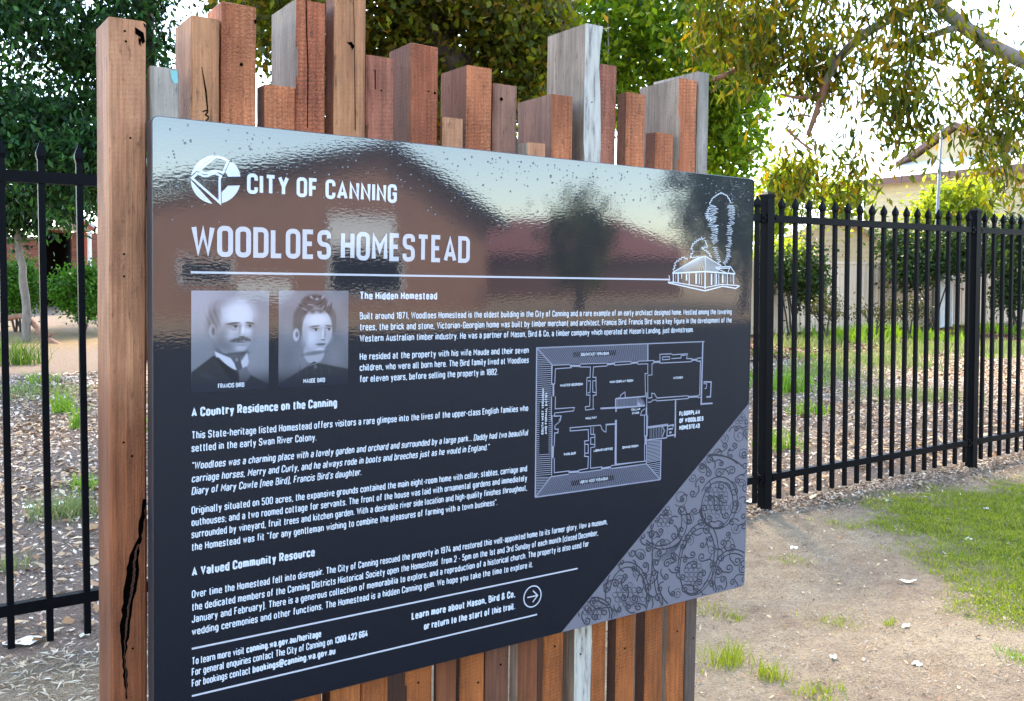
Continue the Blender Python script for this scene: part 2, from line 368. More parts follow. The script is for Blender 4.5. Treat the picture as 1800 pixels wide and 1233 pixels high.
# ------------------------------------------------------------------ frame of the sign and the timber screen behind it
_sr, _st = -0.01004, 0.01221
PX = np.array([math.cos(_sr), 0, math.sin(_sr)]); _Z = np.array([0, 0, 1.])-PX*PX[2]; _Z /= np.linalg.norm(_Z)
_PN = np.cross(PX, _Z); PZ = _Z*math.cos(_st)+_PN*math.sin(_st); PB = np.cross(PZ, PX)
TL = np.array([0.4147, 1.83299, 1.81716]); PW, PH = 1.674, 1.2
FRAME = Matrix(((PX[0], PB[0], PZ[0], TL[0]), (PX[1], PB[1], PZ[1], TL[1]), (PX[2], PB[2], PZ[2], TL[2]), (0, 0, 0, 1)))
def pan(x, y, depth=0.0):
    d = ray(x, y); o = TL+PB*depth; t = np.dot(o-CAM, PB)/np.dot(d, PB); q = CAM+d*t-TL
    return float(q@PX), float(-(q@PZ))
FRONT = 0.055
screen = empty('timber_screen', (0, 0, 0), label='screen of upright reclaimed hardwood timbers of uneven height behind the dark sign', cat='timber screen')
screen.matrix_world = FRAME

def plank(x0, y0, x1, ybot, xb, wood, front=FRONT, name='timber_plank', label=None, wavy=0.0, y1=None, rot=0.0):
    a0, b0 = pan(x0, y0, front); a1, _ = pan(x1, y0, front)
    w = a1-a0
    D = 0.02
    while D < 0.45 and pan(xb, ybot, front+D)[0] < a0: D += 0.003
    h = 1.817+0.2-b0 if b0 > 0 else 1.817+0.2-b0
    rng = random.Random(int(x0*7)); bv = 0.004
    prof = [(bv, 0), (w-bv, 0), (w, bv), (w, D-bv), (w-bv, D), (bv, D), (0, D-bv), (0, bv)]
    n = 30; vs = []; fs = []
    for k in range(n+1):
        z = -h*(k/n)**1.15
        ox = 0.0016*noise.noise(Vector((z*3, x0, 0))); oy = 0.0012*noise.noise(Vector((z*4, x0, 7)))
        for q, (px, py) in enumerate(prof):
            ex = 0.0017*noise.noise(Vector((z*14, x0+q, 3)))
            wx = px
            if wavy and px > w/2: wx = px-wavy*(0.5+0.5*math.sin(-z*9+2.2))*min(1, -z*8)*(1 if z > -0.6 else .3)-wavy*.25*noise.noise(Vector((z*25, 2, 1)))
            top = (rng.uniform(-.0012, .0012) if k == 0 else 0)
            vs.append((wx+ox+ex, py+oy+ex, z+top+(rot*px if k == 0 else 0)))
    for k in range(n):
        for q in range(8): fs.append((k*8+q, (k+1)*8+q, (k+1)*8+(q+1) % 8, k*8+(q+1) % 8))
    fs.append(tuple(range(8))); fs.append(tuple(n*8+q for q in range(8))[::-1])
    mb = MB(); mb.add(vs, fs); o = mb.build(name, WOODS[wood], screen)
    o.location = (a0, front, -b0)
    if label: tag(o, label)
    o['_w'] = w
    del o['_w']
    return o, a0, b0, w, D
def child_flat(o, a0, b0, polys, mat, name, off=0.0012):
    """flat patches on the front face of a plank: polys in photo pixels"""
    mb = MB()
    for P in polys:
        q = [pan(x, y, FRONT) for x, y in P]
        mb.add([(a-a0, -off, -(bb-b0)) for a, bb in q], [tuple(range(len(q)))])
    c = mb.build(name, mat, o); return c
def nail(o, a0, b0, x, y, r=.0022):
    a, bb = pan(x, y, FRONT); mb = MB()
    mb.add([(a-a0+r*math.cos(t*math.pi/4), -.0012, -(bb-b0)+r*math.sin(t*math.pi/4)) for t in range(8)], [tuple(range(8))])
    mb.build('nail_hole', M['crack'], o)

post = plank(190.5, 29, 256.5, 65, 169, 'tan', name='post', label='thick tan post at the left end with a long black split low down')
cL = [(490, 540), (470, 670), (440, 740), (425, 830), (415, 940), (408, 990), (415, 1080), (425, 1160), (430, 1240)]
cR = [(500, 540), (491, 640), (479, 700), (472, 800), (450, 940), (440, 1000), (429, 1080), (436, 1160), (438, 1240)]
cv_ = lambda p: (p[0]/1.947, 600+p[1]/1.947)
for i in range(8):
    pass
sL, sR = [], []; rj = random.Random(3)
for i in range(8):
    for k in range(5):
        t = k/5; sL.append((cL[i][0]+(cL[i+1][0]-cL[i][0])*t+rj.uniform(-4, 4), cL[i][1]+(cL[i+1][1]-cL[i][1])*t)); sR.append((cR[i][0]+(cR[i+1][0]-cR[i][0])*t+rj.uniform(-4, 3), cR[i][1]+(cR[i+1][1]-cR[i][1])*t))
child_flat(post[0], post[1], post[2], [[cv_(sL[i]), cv_(sR[i]), cv_(sR[i+1]), cv_(sL[i+1])] for i in range(len(sL)-1)], M['crack'], 'split')
child_flat(post[0], post[1], post[2], [[(237, 48), (252, 58), (255, 74), (250, 78), (246, 66), (238, 60)], [(251, 40), (256, 44), (255.5, 52)], [(243, 28+38), (248, 70), (247, 82), (244, 78)]], M['crack'], 'bark_pocket')
child_flat(post[0], post[1], post[2], [[(sL_[0]*.45/1.947+sR_[0]*.55/1.947, 600+(sL_[1]+sR_[1])/2/1.947), (sL_[0]*.25/1.947+sR_[0]*.75/1.947, 600+(sL_[1]+sR_[1])/2/1.947), (tL_[0]*.3/1.947+tR_[0]*.7/1.947, 600+(tL_[1]+tR_[1])/2/1.947), (tL_[0]*.5/1.947+tR_[0]*.5/1.947, 600+(tL_[1]+tR_[1])/2/1.947)] for sL_, sR_, tL_, tR_ in zip(sL[8:-2], sR[8:-2], sL[9:-1], sR[9:-1])], WOODS['shaded_brown'], 'split_fibre', .0016)
for x, y in [(219, 55), (221, 73), (229, 243), (218, 447), (218, 486), (232, 802), (217, 778), (233, 1140)]: nail(post[0], post[1], post[2], x, y)

p1 = plank(264, 116, 315, 118, 258, 'grey', label='short silver grey timber with a faint green paint mark'); 
m, nt, b = new_mat('green_paint_mark'); b.inputs['Base Color'].default_value = (.16, .36, .34, 1); b.inputs['Roughness'].default_value = .8; M['gp'] = m
child_flat(p1[0], p1[1], p1[2], [[(299, 124), (311, 125), (313, 146), (306, 148), (301, 138)]], M['gp'], 'paint_mark')
p2 = plank(337, 26, 387, 62, 308, 'ochre', label='tall ochre timber beside the silver grey one')
child_flat(p2[0], p2[1], p2[2], [[(354, 118), (355, 118), (363, 160), (366, 196), (364, 196), (360, 160)]], M['crack'], 'crack')
def digit3(pl):
    # the stencilled 3 burnt into the ochre timber
    mb = MB(); pts = [(356, 197), (362, 194), (365, 198), (360, 202), (366, 205), (365, 211), (361, 212)]
    for i in range(len(pts)-1):
        (xa, ya), (xb_, yb_) = pts[i], pts[i+1]; dx, dy = xb_-xa, yb_-ya; l_ = math.hypot(dx, dy); ux, uy = -dy/l_*1.1, dx/l_*1.1
        q = [pan(xa+ux, ya+uy, FRONT), pan(xb_+ux, yb_+uy, FRONT), pan(xb_-ux, yb_-uy, FRONT), pan(xa-ux, ya-uy, FRONT)]
        mb.add([(a-pl[1], -.0012-.0001*i, -(bb-pl[2])) for a, bb in q], [(0, 1, 2, 3)])
    mb.build('burnt_numeral', M['crack'], pl[0])
digit3(p2)
p3 = plank(390, 2.5, 451, 28, 364, 'orange', label='tall pink orange timber with a dark nail stain')
nail(p3[0], p3[1], p3[2], 424, 114, .0035); child_flat(p3[0], p3[1], p3[2], [[(446, 36), (450, 34), (450, 42), (447, 43)]], M['crack'], 'notch')
p4 = plank(466, 148, 520, 161, 451, 'orange', label='short orange timber with saw marks, third lowest on the left half')
p5 = plank(521.5, -3, 573, 33, 477, 'red', label='tall red timber with a grey weathered side')
child_flat(p5[0], p5[1], p5[2], [[(537, 0), (538.5, 0), (540, 60), (542, 120), (541, 225), (539.5, 225), (540, 120), (538, 60)]], M['crack'], 'crack')
p6 = plank(589, -16, 644, -6, 573, 'ochre', label='tallest pale brown timber, its top beyond the others')
child_flat(p6[0], p6[1], p6[2], [[(609, 75), (618, 74), (623, 82), (619, 88), (615, 80)], [(621, 0), (622, 0), (625, 230), (623.6, 230)]], M['crack'], 'crack')
p7 = plank(644.5, 95.5, 693.5, 110, 630, 'rose', front=FRONT+.012, label='rose timber with a slot and nail hole near its top')
child_flat(p7[0], p7[1], p7[2], [[(662, 121), (664, 121), (664.5, 156), (663, 156)]], M['crack'], 'slot'); nail(p7[0], p7[1], p7[2], 674, 158)
p8 = plank(723.7, 75.5, 772, 100, 684, 'red', label='red timber with comb like saw marks beside the rose one'); nail(p8[0], p8[1], p8[2], 764, 164, .003); nail(p8[0], p8[1], p8[2], 753, 161)
p10 = plank(779, 206, 815, 209, 772, 'tan', front=FRONT-.008, label='very short pale timber showing just above the sign')
p9 = plank(822, 114, 866, 139, 774, 'orange', label='orange timber with a wide dark side')
p11 = plank(868, 146, 910, 150, 862, 'brown', front=FRONT+.006, label='dull brown timber with one round nail hole'); nail(p11[0], p11[1], p11[2], 883.5, 174, .0045)
p13 = plank(925, 250, 960, 253, 909, 'tan', front=FRONT-.006, label='lowest timber, a pale stub with a chipped corner')
p12 = plank(972, 165, 1008, 188.6, 909, 'orange', label='salmon timber with fine horizontal saw marks')
p14 = plank(1031, 41.5, 1062, 74, 962, 'bark', wavy=.022, label='tall timber with a wavy whitewashed front edge')
nail(p14[0], p14[1], p14[2], 1040, 180)
p15 = plank(1053, 112, 1085.5, 117, 1046, 'rose', front=FRONT+.016, label='brownish rose timber right behind the whitewashed one')
p16 = plank(1103, 162, 1136, 168, 1085, 'orange', label='narrow salmon timber with a dark red side')
p17 = plank(1154, 232, 1185, 237.6, 1134, 'orange', front=FRONT-.004, label='short salmon timber with coarse saw marks near the right end')
p18 = plank(1195.5, 138, 1227, 160, 1124, 'orange', label='orange timber with a wide pale grey side near the right end'); 
p19 = plank(1228.5, 126, 1248, 148, 1148, 'greyend', front=FRONT+.004, label='rough grey timber at the right end')
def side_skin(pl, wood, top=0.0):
    """left flank of a plank"""
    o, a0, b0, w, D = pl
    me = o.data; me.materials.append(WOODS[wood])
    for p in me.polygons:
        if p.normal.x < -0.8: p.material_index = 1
side_skin(p5, 'greyside'); side_skin(p18, 'greyside'); side_skin(p14, 'greyside'); side_skin(p13, 'greyside'); [side_skin(q_, 'shaded_brown') for q_ in (p4, p6, p7, p8, p9, p10, p11, p15, p16, p17)]; side_skin(p12, 'brown')  # brown flanks carry painted gap shade, grey ones are weathered
for pl in (p1, p2, p3, p4, p5, p6, p7, p8, p9, p12): pass
# lower halves seen below the sign: small knots and nail holes
for pl, x, y in [(p9, 840, 1200), (p11, 882, 1170), (p12, 975, 1136), (p14, 1020, 1150), (p16, 1098, 1140), (p18, 1190, 1110), (p19, 1220, 1123), (p8, 735, 1200)]:
    nail(pl[0], pl[1], pl[2], x, y, .003)

# ------------------------------------------------------------------ stroke lettering
GL = {
'A': (.46, '0,0 .23,1 .46,0;.07,.27 .39,.27'), 'B': (.42, 'c0,0 0,1 .38,1r .38,.53r 0,.53;.28,.53 .42,.53r .42,0r 0,0'),
'C': (.4, '.4,.7 .4,1r 0,1r 0,0r .4,0r .4,.3'), 'D': (.42, 'c0,0 0,1 .42,1r .42,0r'), 'E': (.35, '.35,1 0,1 0,0 .35,0;0,.52 .3,.52'),
'F': (.35, '.35,1 0,1 0,0;0,.52 .3,.52'), 'G': (.4, '.4,.72 .4,1r 0,1r 0,0r .4,0r .4,.48 .22,.48'), 'H': (.42, '0,0 0,1;.42,0 .42,1;0,.52 .42,.52'),
'I': (0, '0,0 0,1'), 'J': (.34, '0,.25 0,0r .34,0r .34,1'), 'K': (.42, '0,0 0,1;.42,1 .02,.42;.14,.56 .44,0'), 'L': (.33, '0,1 0,0 .33,0'),
'M': (.54, '0,0 0,1 .27,.38 .54,1 .54,0'), 'N': (.42, '0,0 0,1 .42,0 .42,1'), 'O': (.42, 'c0,0r 0,1r .42,1r .42,0r'), 'P': (.4, '0,0 0,1 .4,1r .4,.45r 0,.45'),
'Q': (.42, 'c0,0r 0,1r .42,1r .42,0r;.24,.22 .46,-.04'), 'R': (.42, '0,0 0,1 .4,1r .4,.45r 0,.45;.2,.45 .42,0'),
'S': (.4, '.4,.76 .4,1r 0,1r 0,.53r .4,.5r .4,0r 0,0r 0,.24'), 'T': (.44, '0,1 .44,1;.22,1 .22,0'), 'U': (.42, '0,1 0,0r .42,0r .42,1'),
'V': (.44, '0,1 .22,0 .44,1'), 'W': (.68, '0,1 .16,0 .34,.85 .52,0 .68,1'), 'X': (.42, '0,0 .42,1;0,1 .42,0'), 'Y': (.42, '0,1 .21,.45 .42,1;.21,.45 .21,0'), 'Z': (.38, '0,1 .38,1 0,0 .38,0'),
'a': (.33, '.02,.56 .02,.7r .33,.7r .33,0;.33,.4 0,.4r 0,0r .33,0'), 'b': (.34, '0,1 0,0 .34,0r .34,.7r 0,.7'), 'c': (.32, '.32,.5 .32,.7r 0,.7r 0,0r .32,0r .32,.2'),
'd': (.34, '.34,1 .34,0 0,0r 0,.7r .34,.7'), 'e': (.34, '0,.36 .34,.36 .34,.7r 0,.7r 0,0r .33,0r .33,.14'), 'f': (.26, '.28,1 .1,1r .1,0;0,.7 .26,.7'),
'g': (.34, '.34,.7 .34,-.26r .02,-.26;.34,.7 0,.7r 0,0r .34,0'), 'h': (.34, '0,0 0,1;0,.7 .34,.7r .34,0'), 'i': (0, '0,0 0,.7;0,.92 0,1.02'), 'j': (.05, '.05,.7 .05,-.26r -.06,-.26;.05,.92 .05,1.02'),
'k': (.33, '0,0 0,1;.32,.7 .02,.3;.1,.42 .34,0'), 'l': (.11, '0,1 0,0r .12,0'), 'm': (.56, '0,0 0,.7 .28,.7r .28,0;.28,.7 .56,.7r .56,0'), 'n': (.34, '0,0 0,.7 .34,.7r .34,0'),
'o': (.34, 'c0,0r 0,.7r .34,.7r .34,0r'), 'p': (.34, '0,-.26 0,.7 .34,.7r .34,0r 0,0'), 'q': (.34, '.34,-.26 .34,.7 0,.7r 0,0r .34,0'), 'r': (.22, '0,0 0,.7 .23,.7r .23,.57'),
's': (.31, '.31,.53 .31,.7r 0,.7r 0,.37r .31,.35r .31,0r 0,0r 0,.17'), 't': (.24, '.09,.95 .09,0r .25,0;0,.7 .25,.7'), 'u': (.34, '0,.7 0,0r .34,0;.34,.7 .34,0'),
'v': (.34, '0,.7 .17,0 .34,.7'), 'w': (.52, '0,.7 .13,0 .26,.6 .39,0 .52,.7'), 'x': (.33, '0,0 .33,.7;0,.7 .33,0'), 'y': (.34, '0,.7 .18,.02;.34,.7 .12,-.26 .02,-.26'), 'z': (.3, '0,.7 .3,.7 0,0 .3,0'),
'0': (.4, 'c0,0r 0,1r .4,1r .4,0r'), '1': (.16, '0,.8 .16,1 .16,0'), '2': (.38, '0,.72 0,1r .38,1r .38,.6 0,0 .38,0'), '3': (.38, '0,.76 0,1r .38,1r .38,.52r .12,.52;.2,.52 .38,.52r .38,0r 0,0r 0,.24'),
'4': (.4, '.2,1 0,.22 .4,.22;.3,.5 .3,0'), '5': (.38, '.36,1 .02,1 .02,.58 .38,.58r .38,0r 0,0r 0,.2'), '6': (.38, '.36,.78 .36,1r 0,1r 0,0r .38,0r .38,.56r 0,.56'), '7': (.36, '0,1 .36,1 .12,0'),
'8': (.38, 'c0,.54r 0,1r .38,1r .38,.54r;c0,0r 0,.54r .38,.54r .38,0r'), '9': (.38, '.02,.22 .02,0r .38,0r .38,1r 0,1r 0,.44r .38,.44'),
'.': (0, '0,-.02 0,.06'), ',': (.02, '.03,.06 0,-.14'), ':': (0, '0,-.02 0,.06;0,.44 0,.52'), ';': (.02, '.03,.06 0,-.14;.03,.44 .03,.52'), '-': (.2, '0,.38 .2,.38'),
"'": (0, '0,1 0,.8'), '"': (.14, '0,1 0,.8;.14,1 .14,.8'), '(': (.12, '.14,1.08 0,1r 0,-.1r .14,-.16'), ')': (.12, '0,1.08 .12,1r .12,-.1r 0,-.16'),
'&': (.44, '.46,.4 .3,0r 0,0r 0,.5r .3,.6r .3,1r .06,1r .06,.7 .44,0'), '@': (.6, '.42,.3 .42,.62r .2,.62r .2,.22r .6,.22r .6,1r 0,1r 0,-.1r .55,-.1'), '/': (.3, '0,-.08 .3,1.05'),
}
def parse(spec):
    out = []
    for s in spec.split(';'):
        closed = s.startswith('c'); s = s[1:] if closed else s
        pts = []
        for t in s.split():
            rd = t.endswith('r'); t = t.rstrip('r'); x, y = t.split(','); pts.append((float(x), float(y), rd))
        out.append((closed, pts))
    return out
def roundp(pts, closed, rad, seg):
    n = len(pts); out = []
    for i, (x, y, rd) in enumerate(pts):
        if not rd or (not closed and i in (0, n-1)): out.append((x, y)); continue
        p, q = pts[i-1], pts[(i+1) % n]
        d1 = (p[0]-x, p[1]-y); d2 = (q[0]-x, q[1]-y); l1 = math.hypot(*d1) or 1e-6; l2 = math.hypot(*d2) or 1e-6
        r1 = min(rad, l1*.5, l2*.5)
        a = (x+d1[0]/l1*r1, y+d1[1]/l1*r1); c_ = (x+d2[0]/l2*r1, y+d2[1]/l2*r1)
        for k in range(seg+1):
            t = k/seg
            # rational quadratic, close to a circular arc
            w_ = .7071; den = (1-t)**2+2*w_*t*(1-t)+t*t
            out.append((((1-t)**2*a[0]+2*w_*t*(1-t)*x+t*t*c_[0])/den, ((1-t)**2*a[1]+2*w_*t*(1-t)*y+t*t*c_[1])/den))
    return out
def ribbon(mb, pts, hw, closed=False, y=0.0, mi=0, hws=None):
    """flat stroke in the panel plane; pts (x,z)"""
    P = [pts[0]]
    for p in pts[1:]:
        if math.hypot(p[0]-P[-1][0], p[1]-P[-1][1]) > 1e-6: P.append(p)
    if closed and math.hypot(P[0][0]-P[-1][0], P[0][1]-P[-1][1]) < 1e-6: P.pop()
    n = len(P)
    if n < 2: return
    vs = []
    for i in range(n):
        if closed: a, b_, c_ = P[i-1], P[i], P[(i+1) % n]
        else: a, b_, c_ = P[max(i-1, 0)], P[i], P[min(i+1, n-1)]
        d1 = (b_[0]-a[0], b_[1]-a[1]); d2 = (c_[0]-b_[0], c_[1]-b_[1])
        if d1 == (0, 0): d1 = d2
        if d2 == (0, 0): d2 = d1
        l1, l2 = math.hypot(*d1), math.hypot(*d2); n1 = (-d1[1]/l1, d1[0]/l1); n2 = (-d2[1]/l2, d2[0]/l2)
        mx, mz = n1[0]+n2[0], n1[1]+n2[1]; l = math.hypot(mx, mz)
        if l < .3: mx, mz, s = n1[0], n1[1], 1
        else: mx, mz = mx/l, mz/l; s = min(2.6, 1/max(.3, mx*n1[0]+mz*n1[1]))
        w_ = hws[i] if hws else hw
        vs.append((b_[0]+mx*w_*s, y, b_[1]+mz*w_*s)); vs.append((b_[0]-mx*w_*s, y, b_[1]-mz*w_*s))
    fs = [(2*i, 2*i+1, 2*i+3, 2*i+2) for i in range(n-1)]
    if closed: fs.append((2*n-2, 2*n-1, 1, 0))
    mb.add(vs, fs, mi)
GAP = .105
def text_width(s, t, space=.22):
    w = 0
    for ch in s:
        w += (space+.12) if ch == ' ' else GL[ch][0]+t+GAP
    return w-GAP
def lay(mb, s, x0, x1, base, cap, t=.15, y=0.0, seg=3, shear=0.0, up=None):
    """set a line of lettering from x0 to x1 (metres along the panel), base = distance of baseline below panel top"""
    tw = text_width(s, t); k = (x1-x0)/tw; cx_ = 0
    hw = t/2
    for ch in s:
        if ch == ' ': cx_ += .34; continue
        w_, spec = GL[ch]
        for j, (closed, pts) in enumerate(parse(spec)):
            q = roundp(pts, closed, .17, seg)
            q = [((cx_+hw+px+shear*py)*k, (hw+py*(1-t))*cap) for px, py in q]
            q = [(x0+px, -base+pz) for px, pz in q]
            # stroke is a little thinner in x when the face is condensed
            m2 = MB(); ribbon(m2, q, hw*(cap*.5+k*.5), closed, y-j*3e-5)
            ys = [p_[1] for p_ in pts]; lo_ = -base+(0 if min(ys) >= 0 else -9); hi_ = -base+cap*(1 if max(ys) <= 1 else 9)
            mb.add([(vx, vy, min(hi_, max(lo_, vz))) for vx, vy, vz in m2.v], m2.f)
        cx_ += w_+t+GAP

# ------------------------------------------------------------------ the information sign
sign = empty('information_sign', (0, 0, 0), label='large dark navy heritage sign with white lettering and floor plan, on the timber screen', cat='sign')
sign.matrix_world = FRAME
def rrect(x0, x1, z0, z1, r, seg=6):
    P = []
    for cx_, cz, a0 in ((x1-r, z1-r, 0), (x0+r, z1-r, 90), (x0+r, z0+r, 180), (x1-r, z0+r, 270)):
        for k in range(seg+1):
            a = R(a0+90*k/seg); P.append((cx_+r*math.cos(a), cz+r*math.sin(a)))
    return P
outer = rrect(0, PW, -PH, 0, .012); inner = rrect(.0015, PW-.0015, -PH+.0015, -.0015, .0105)
n = len(outer); mb = MB()
vs = [(p[0], .0015, p[1]) for p in outer]+[(p[0], .04, p[1]) for p in outer]
mb.add(vs, [(i, (i+1) % n, n+(i+1) % n, n+i) for i in range(n)]+[tuple(range(n, 2*n))[::-1]], 1)
vs = [(p[0], 0, p[1]) for p in inner]+[(p[0], .0015, p[1]) for p in outer]
mb.add(vs, [(i, (i+1) % n, n+(i+1) % n, n+i) for i in range(n)], 1)
mb.add([(p[0], 0, p[1]) for p in inner], [tuple(range(n))], 0)
board = mb.build('board', [M['navy'], M['edge']], sign)
for xa in (.25, 1.40):
    mb = MB(); mb.box(xa, xa+.05, .04, FRONT+.002, -1.1, -.1); mb.build('mounting_rail', M['edge'], sign)
mb = MB(); ribbon(mb, rrect(.0065, PW-.0065, -PH+.0065, -.0065, .008), .0008, True, -.0002); mb.build('border_line', M['border'], sign)

Y1, Y2, Y3 = -.0004, -.0008, -.0012
def A_(x, y): return pan(x, y)[0]
def B_(x, y): return pan(x, y)[1]
def line_obj(s, x0, yb, x1, cap, t=.15, mat='ink', name='text_line', seg=3, shear=0, y1=None):
    mb = MB(); b0 = B_(x0, yb); 
    lay(mb, s, A_(x0, yb), A_(x1, y1 if y1 else yb), b0, cap, t, Y2, seg, shear)
    return mb.build(name, M[mat], sign)
CAPB = .0158
line_obj('CITY OF CANNING', 434, 341, 697, .0415, .185, name='council_name', seg=6, y1=357)
line_obj('WOODLOES HOMESTEAD', 336.5, 451, 825, .0625, .17, 'ink_soft', 'title', 8, y1=462)
line_obj('The Hidden Homestead', 632, 527, 768, .0172, .21, name='heading', y1=526)
T1 = [(562, 'Built around 1871, Woodloes Homestead is the oldest building in the City of Canning and a rare example of an early architect designed home. Nestled among the towering', 1285.5, 553),
      (581.5, 'trees, the brick and stone, Victorian-Georgian home was built by timber merchant and architect, Francis Bird. Francis Bird was a key figure in the development of the', 1285.5, 568),
      (601.5, "Western Australian timber industry. He was a partner of Mason, Bird & Co, a timber company which operated at Mason's Landing, just downstream.", 1218.8, 584),
      (633.5, 'He resided at the property with his wife Maude and their seven', 929, 621), (652.8, 'children, who were all born here. The Bird family lived at Woodloes', 929, 640),
      (672.8, 'for eleven years, before selling the property in 1882.', 875, 660)]
for yb, s, xr, yr in T1: line_obj(s, 632, yb, xr, CAPB, .155, y1=yr)
line_obj('A Country Residence on the Canning', 336.5, 733.5, 592, .0192, .21, name='heading', y1=718)
T2 = [(772.5, 'This State-heritage listed Homestead offers visitors a rare glimpse into the lives of the upper-class English families who', 928, 722, 0),
      (795, 'settled in the early Swan River Colony.', 556, 776, 0),
      (826, '"Woodloes was a charming place with a lovely garden and orchard and surrounded by a large park... Daddy had two beautiful', 928, 764, .14),
      (848.7, 'carriage horses, Merry and Curly, and he always rode in boots and breeches just as he would in England."', 859.5, 791, .14),
      (870.7, "Diary of Mary Cowle (nee Bird), Francis Bird's daughter.", 635, 835, .14),
      (904.6, 'Originally situated on 500 acres, the expansive grounds contained the main eight-room home with cellar; stables, carriage and', 926, 824, 0),
      (925.6, 'outhouses; and a two roomed cottage for servants. The front of the house was laid with ornamental gardens and immediately', 926, 845, 0),
      (946.8, 'surrounded by vineyard, fruit trees and kitchen garden. With a desirable river side location and high-quality finishes throughout,', 926, 863, 0),
      (969, 'the Homestead was fit "for any gentleman wishing to combine the pleasures of farming with a town business".', 874, 888, 0)]
for yb, s, xr, yr, sh in T2: line_obj(s, 336.5, yb, xr, CAPB, .155, shear=sh, y1=yr)
line_obj('A Valued Community Resource', 337, 1013.8, 553, .0192, .21, name='heading', y1=980)
T3 = [(1052, 'Over time the Homestead fell into disrepair. The City of Canning rescued the property in 1974 and restored this well-appointed home to its former glory. Now a museum,', 1067, 921),
      (1074.4, 'the dedicated members of the Canning Districts Historical Society open the Homestead  from 2 - 5pm on the 1st and 3rd Sunday of each month (closed December,', 1051, 942),
      (1095.5, 'January and February). There is a generous collection of memorabilia to explore, and a reproduction of a historical church. The property is also used for', 1034.6, 961),
      (1117.5, 'wedding ceremonies and other functions. The Homestead is a hidden Canning gem. We hope you take the time to explore it.', 936.6, 997)]
for yb, s, xr, yr in T3: line_obj(s, 337, yb, xr, CAPB, .155, y1=yr)
line_obj('To learn more visit', 337, 1169.6, 429, CAPB, .155, y1=1149); 
def line_at(s, x0, x1, b0, cap, t, name='text_line', mat='ink', shear=0, yref=1150):
    mb = MB(); lay(mb, s, A_(x0, yref), A_(x1, yref), b0, cap, t, Y2, 3, shear); return mb.build(name, M[mat], sign)
bb1, bb2, bb3 = B_(337, 1169.6), B_(337, 1188.7), B_(337, 1208.3)
line_at('canning.wa.gov.au/heritage', 433, 564, bb1, CAPB, .21)
line_at('For general enquiries contact The City of Canning on', 337, 584, bb2, CAPB, .155); line_at('1300 422 664', 588, 646, bb2, CAPB, .21)
line_at('For bookings contact', 337, 440, bb3, CAPB, .155); line_at('bookings@canning.wa.gov.au', 444, 589, bb3, CAPB, .21)
mb = MB(); lay(mb, 'Learn more about Mason, Bird & Co,', A_(723.4, 1090), A_(905, 1053), B_(723.4, 1090), .0178, .21, Y2); mb.build('text_line', M['ink'], sign)
mb = MB(); lay(mb, 'or return to the start of this trail.', A_(745, 1108), A_(905, 1074), B_(745, 1108), .0178, .21, Y2); mb.build('text_line', M['ink'], sign)
def rule(x0, y0, x1, y1, hw, mat='ink_soft'):
    mb = MB(); b0 = B_(x0, y0); ribbon(mb, [(A_(x0, y0), -b0), (A_(x1, y1), -b0)], hw, False, Y2); mb.build('rule_line', M[mat], sign)
rule(335, 479, 1176, 490, .0022); rule(337, 1140.7, 1015, 998, .0019); rule(337, 1223.7, 943.6, 1081.4, .0019)
# arrow in a ring
mb = MB(); c0 = (A_(935.7, 1048.7), -B_(935.7, 1048.7)); rr = .0262
ribbon(mb, [(c0[0]+rr*math.cos(R(a)), c0[1]+rr*math.sin(R(a))) for a in range(0, 360, 10)], .0016, True, Y2)
ribbon(mb, [(c0[0]-.016, c0[1]), (c0[0]+.014, c0[1])], .0016, False, Y2-5e-5)
ribbon(mb, [(c0[0]+.001, c0[1]+.0145), (c0[0]+.0155, c0[1]), (c0[0]+.001, c0[1]-.0145)], .0016, False, Y2-1e-4)
mb.build('arrow_symbol', M['ink_soft'], sign)
# council emblem (photo pixels of a close crop, 11.2 px per photo pixel)
def LG(x, y): a, bb = pan(320+x/11.208, 260+y/11.208); return (a, -bb)
mb = MB()
def arc(a0, a1, n=14): return [(660+492*math.cos(R(a0+(a1-a0)*k/n)), 628-480*math.sin(R(a0+(a1-a0)*k/n))) for k in range(n+1)]
def fan(P): 
    q = [LG(*p) for p in P]; mb.add([(p[0], Y2, p[1]) for p in q], [tuple(range(len(q)))])
fan(arc(94, 171, 12)); fan(arc(181, 263, 14))
fan([(940, 290)]+arc(44, 7, 8)+[(900, 572), (880, 520), (850, 480)]); fan([(900, 750)]+arc(-14, -76, 10)+[(775, 875), (840, 820)])
def st(P, w=24, closed=False):
    q = [LG(*p) for p in P]; ribbon(mb, q, w/11.2/900, closed, Y2-4e-5*len(mb.v)/200)
st([(330, 450), (640, 190), (690, 182), (790, 205), (905, 265), (800, 500), (740, 470), (660, 455), (590, 465), (520, 495), (450, 500), (390, 480)], 24, True)
st([(195, 600), (300, 505), (340, 520), (420, 560), (500, 558), (590, 515), (660, 505), (730, 540), (765, 560), (740, 610), (738, 700), (742, 1085)], 24, True)
mb.build('council_emblem', M['ink'], sign)

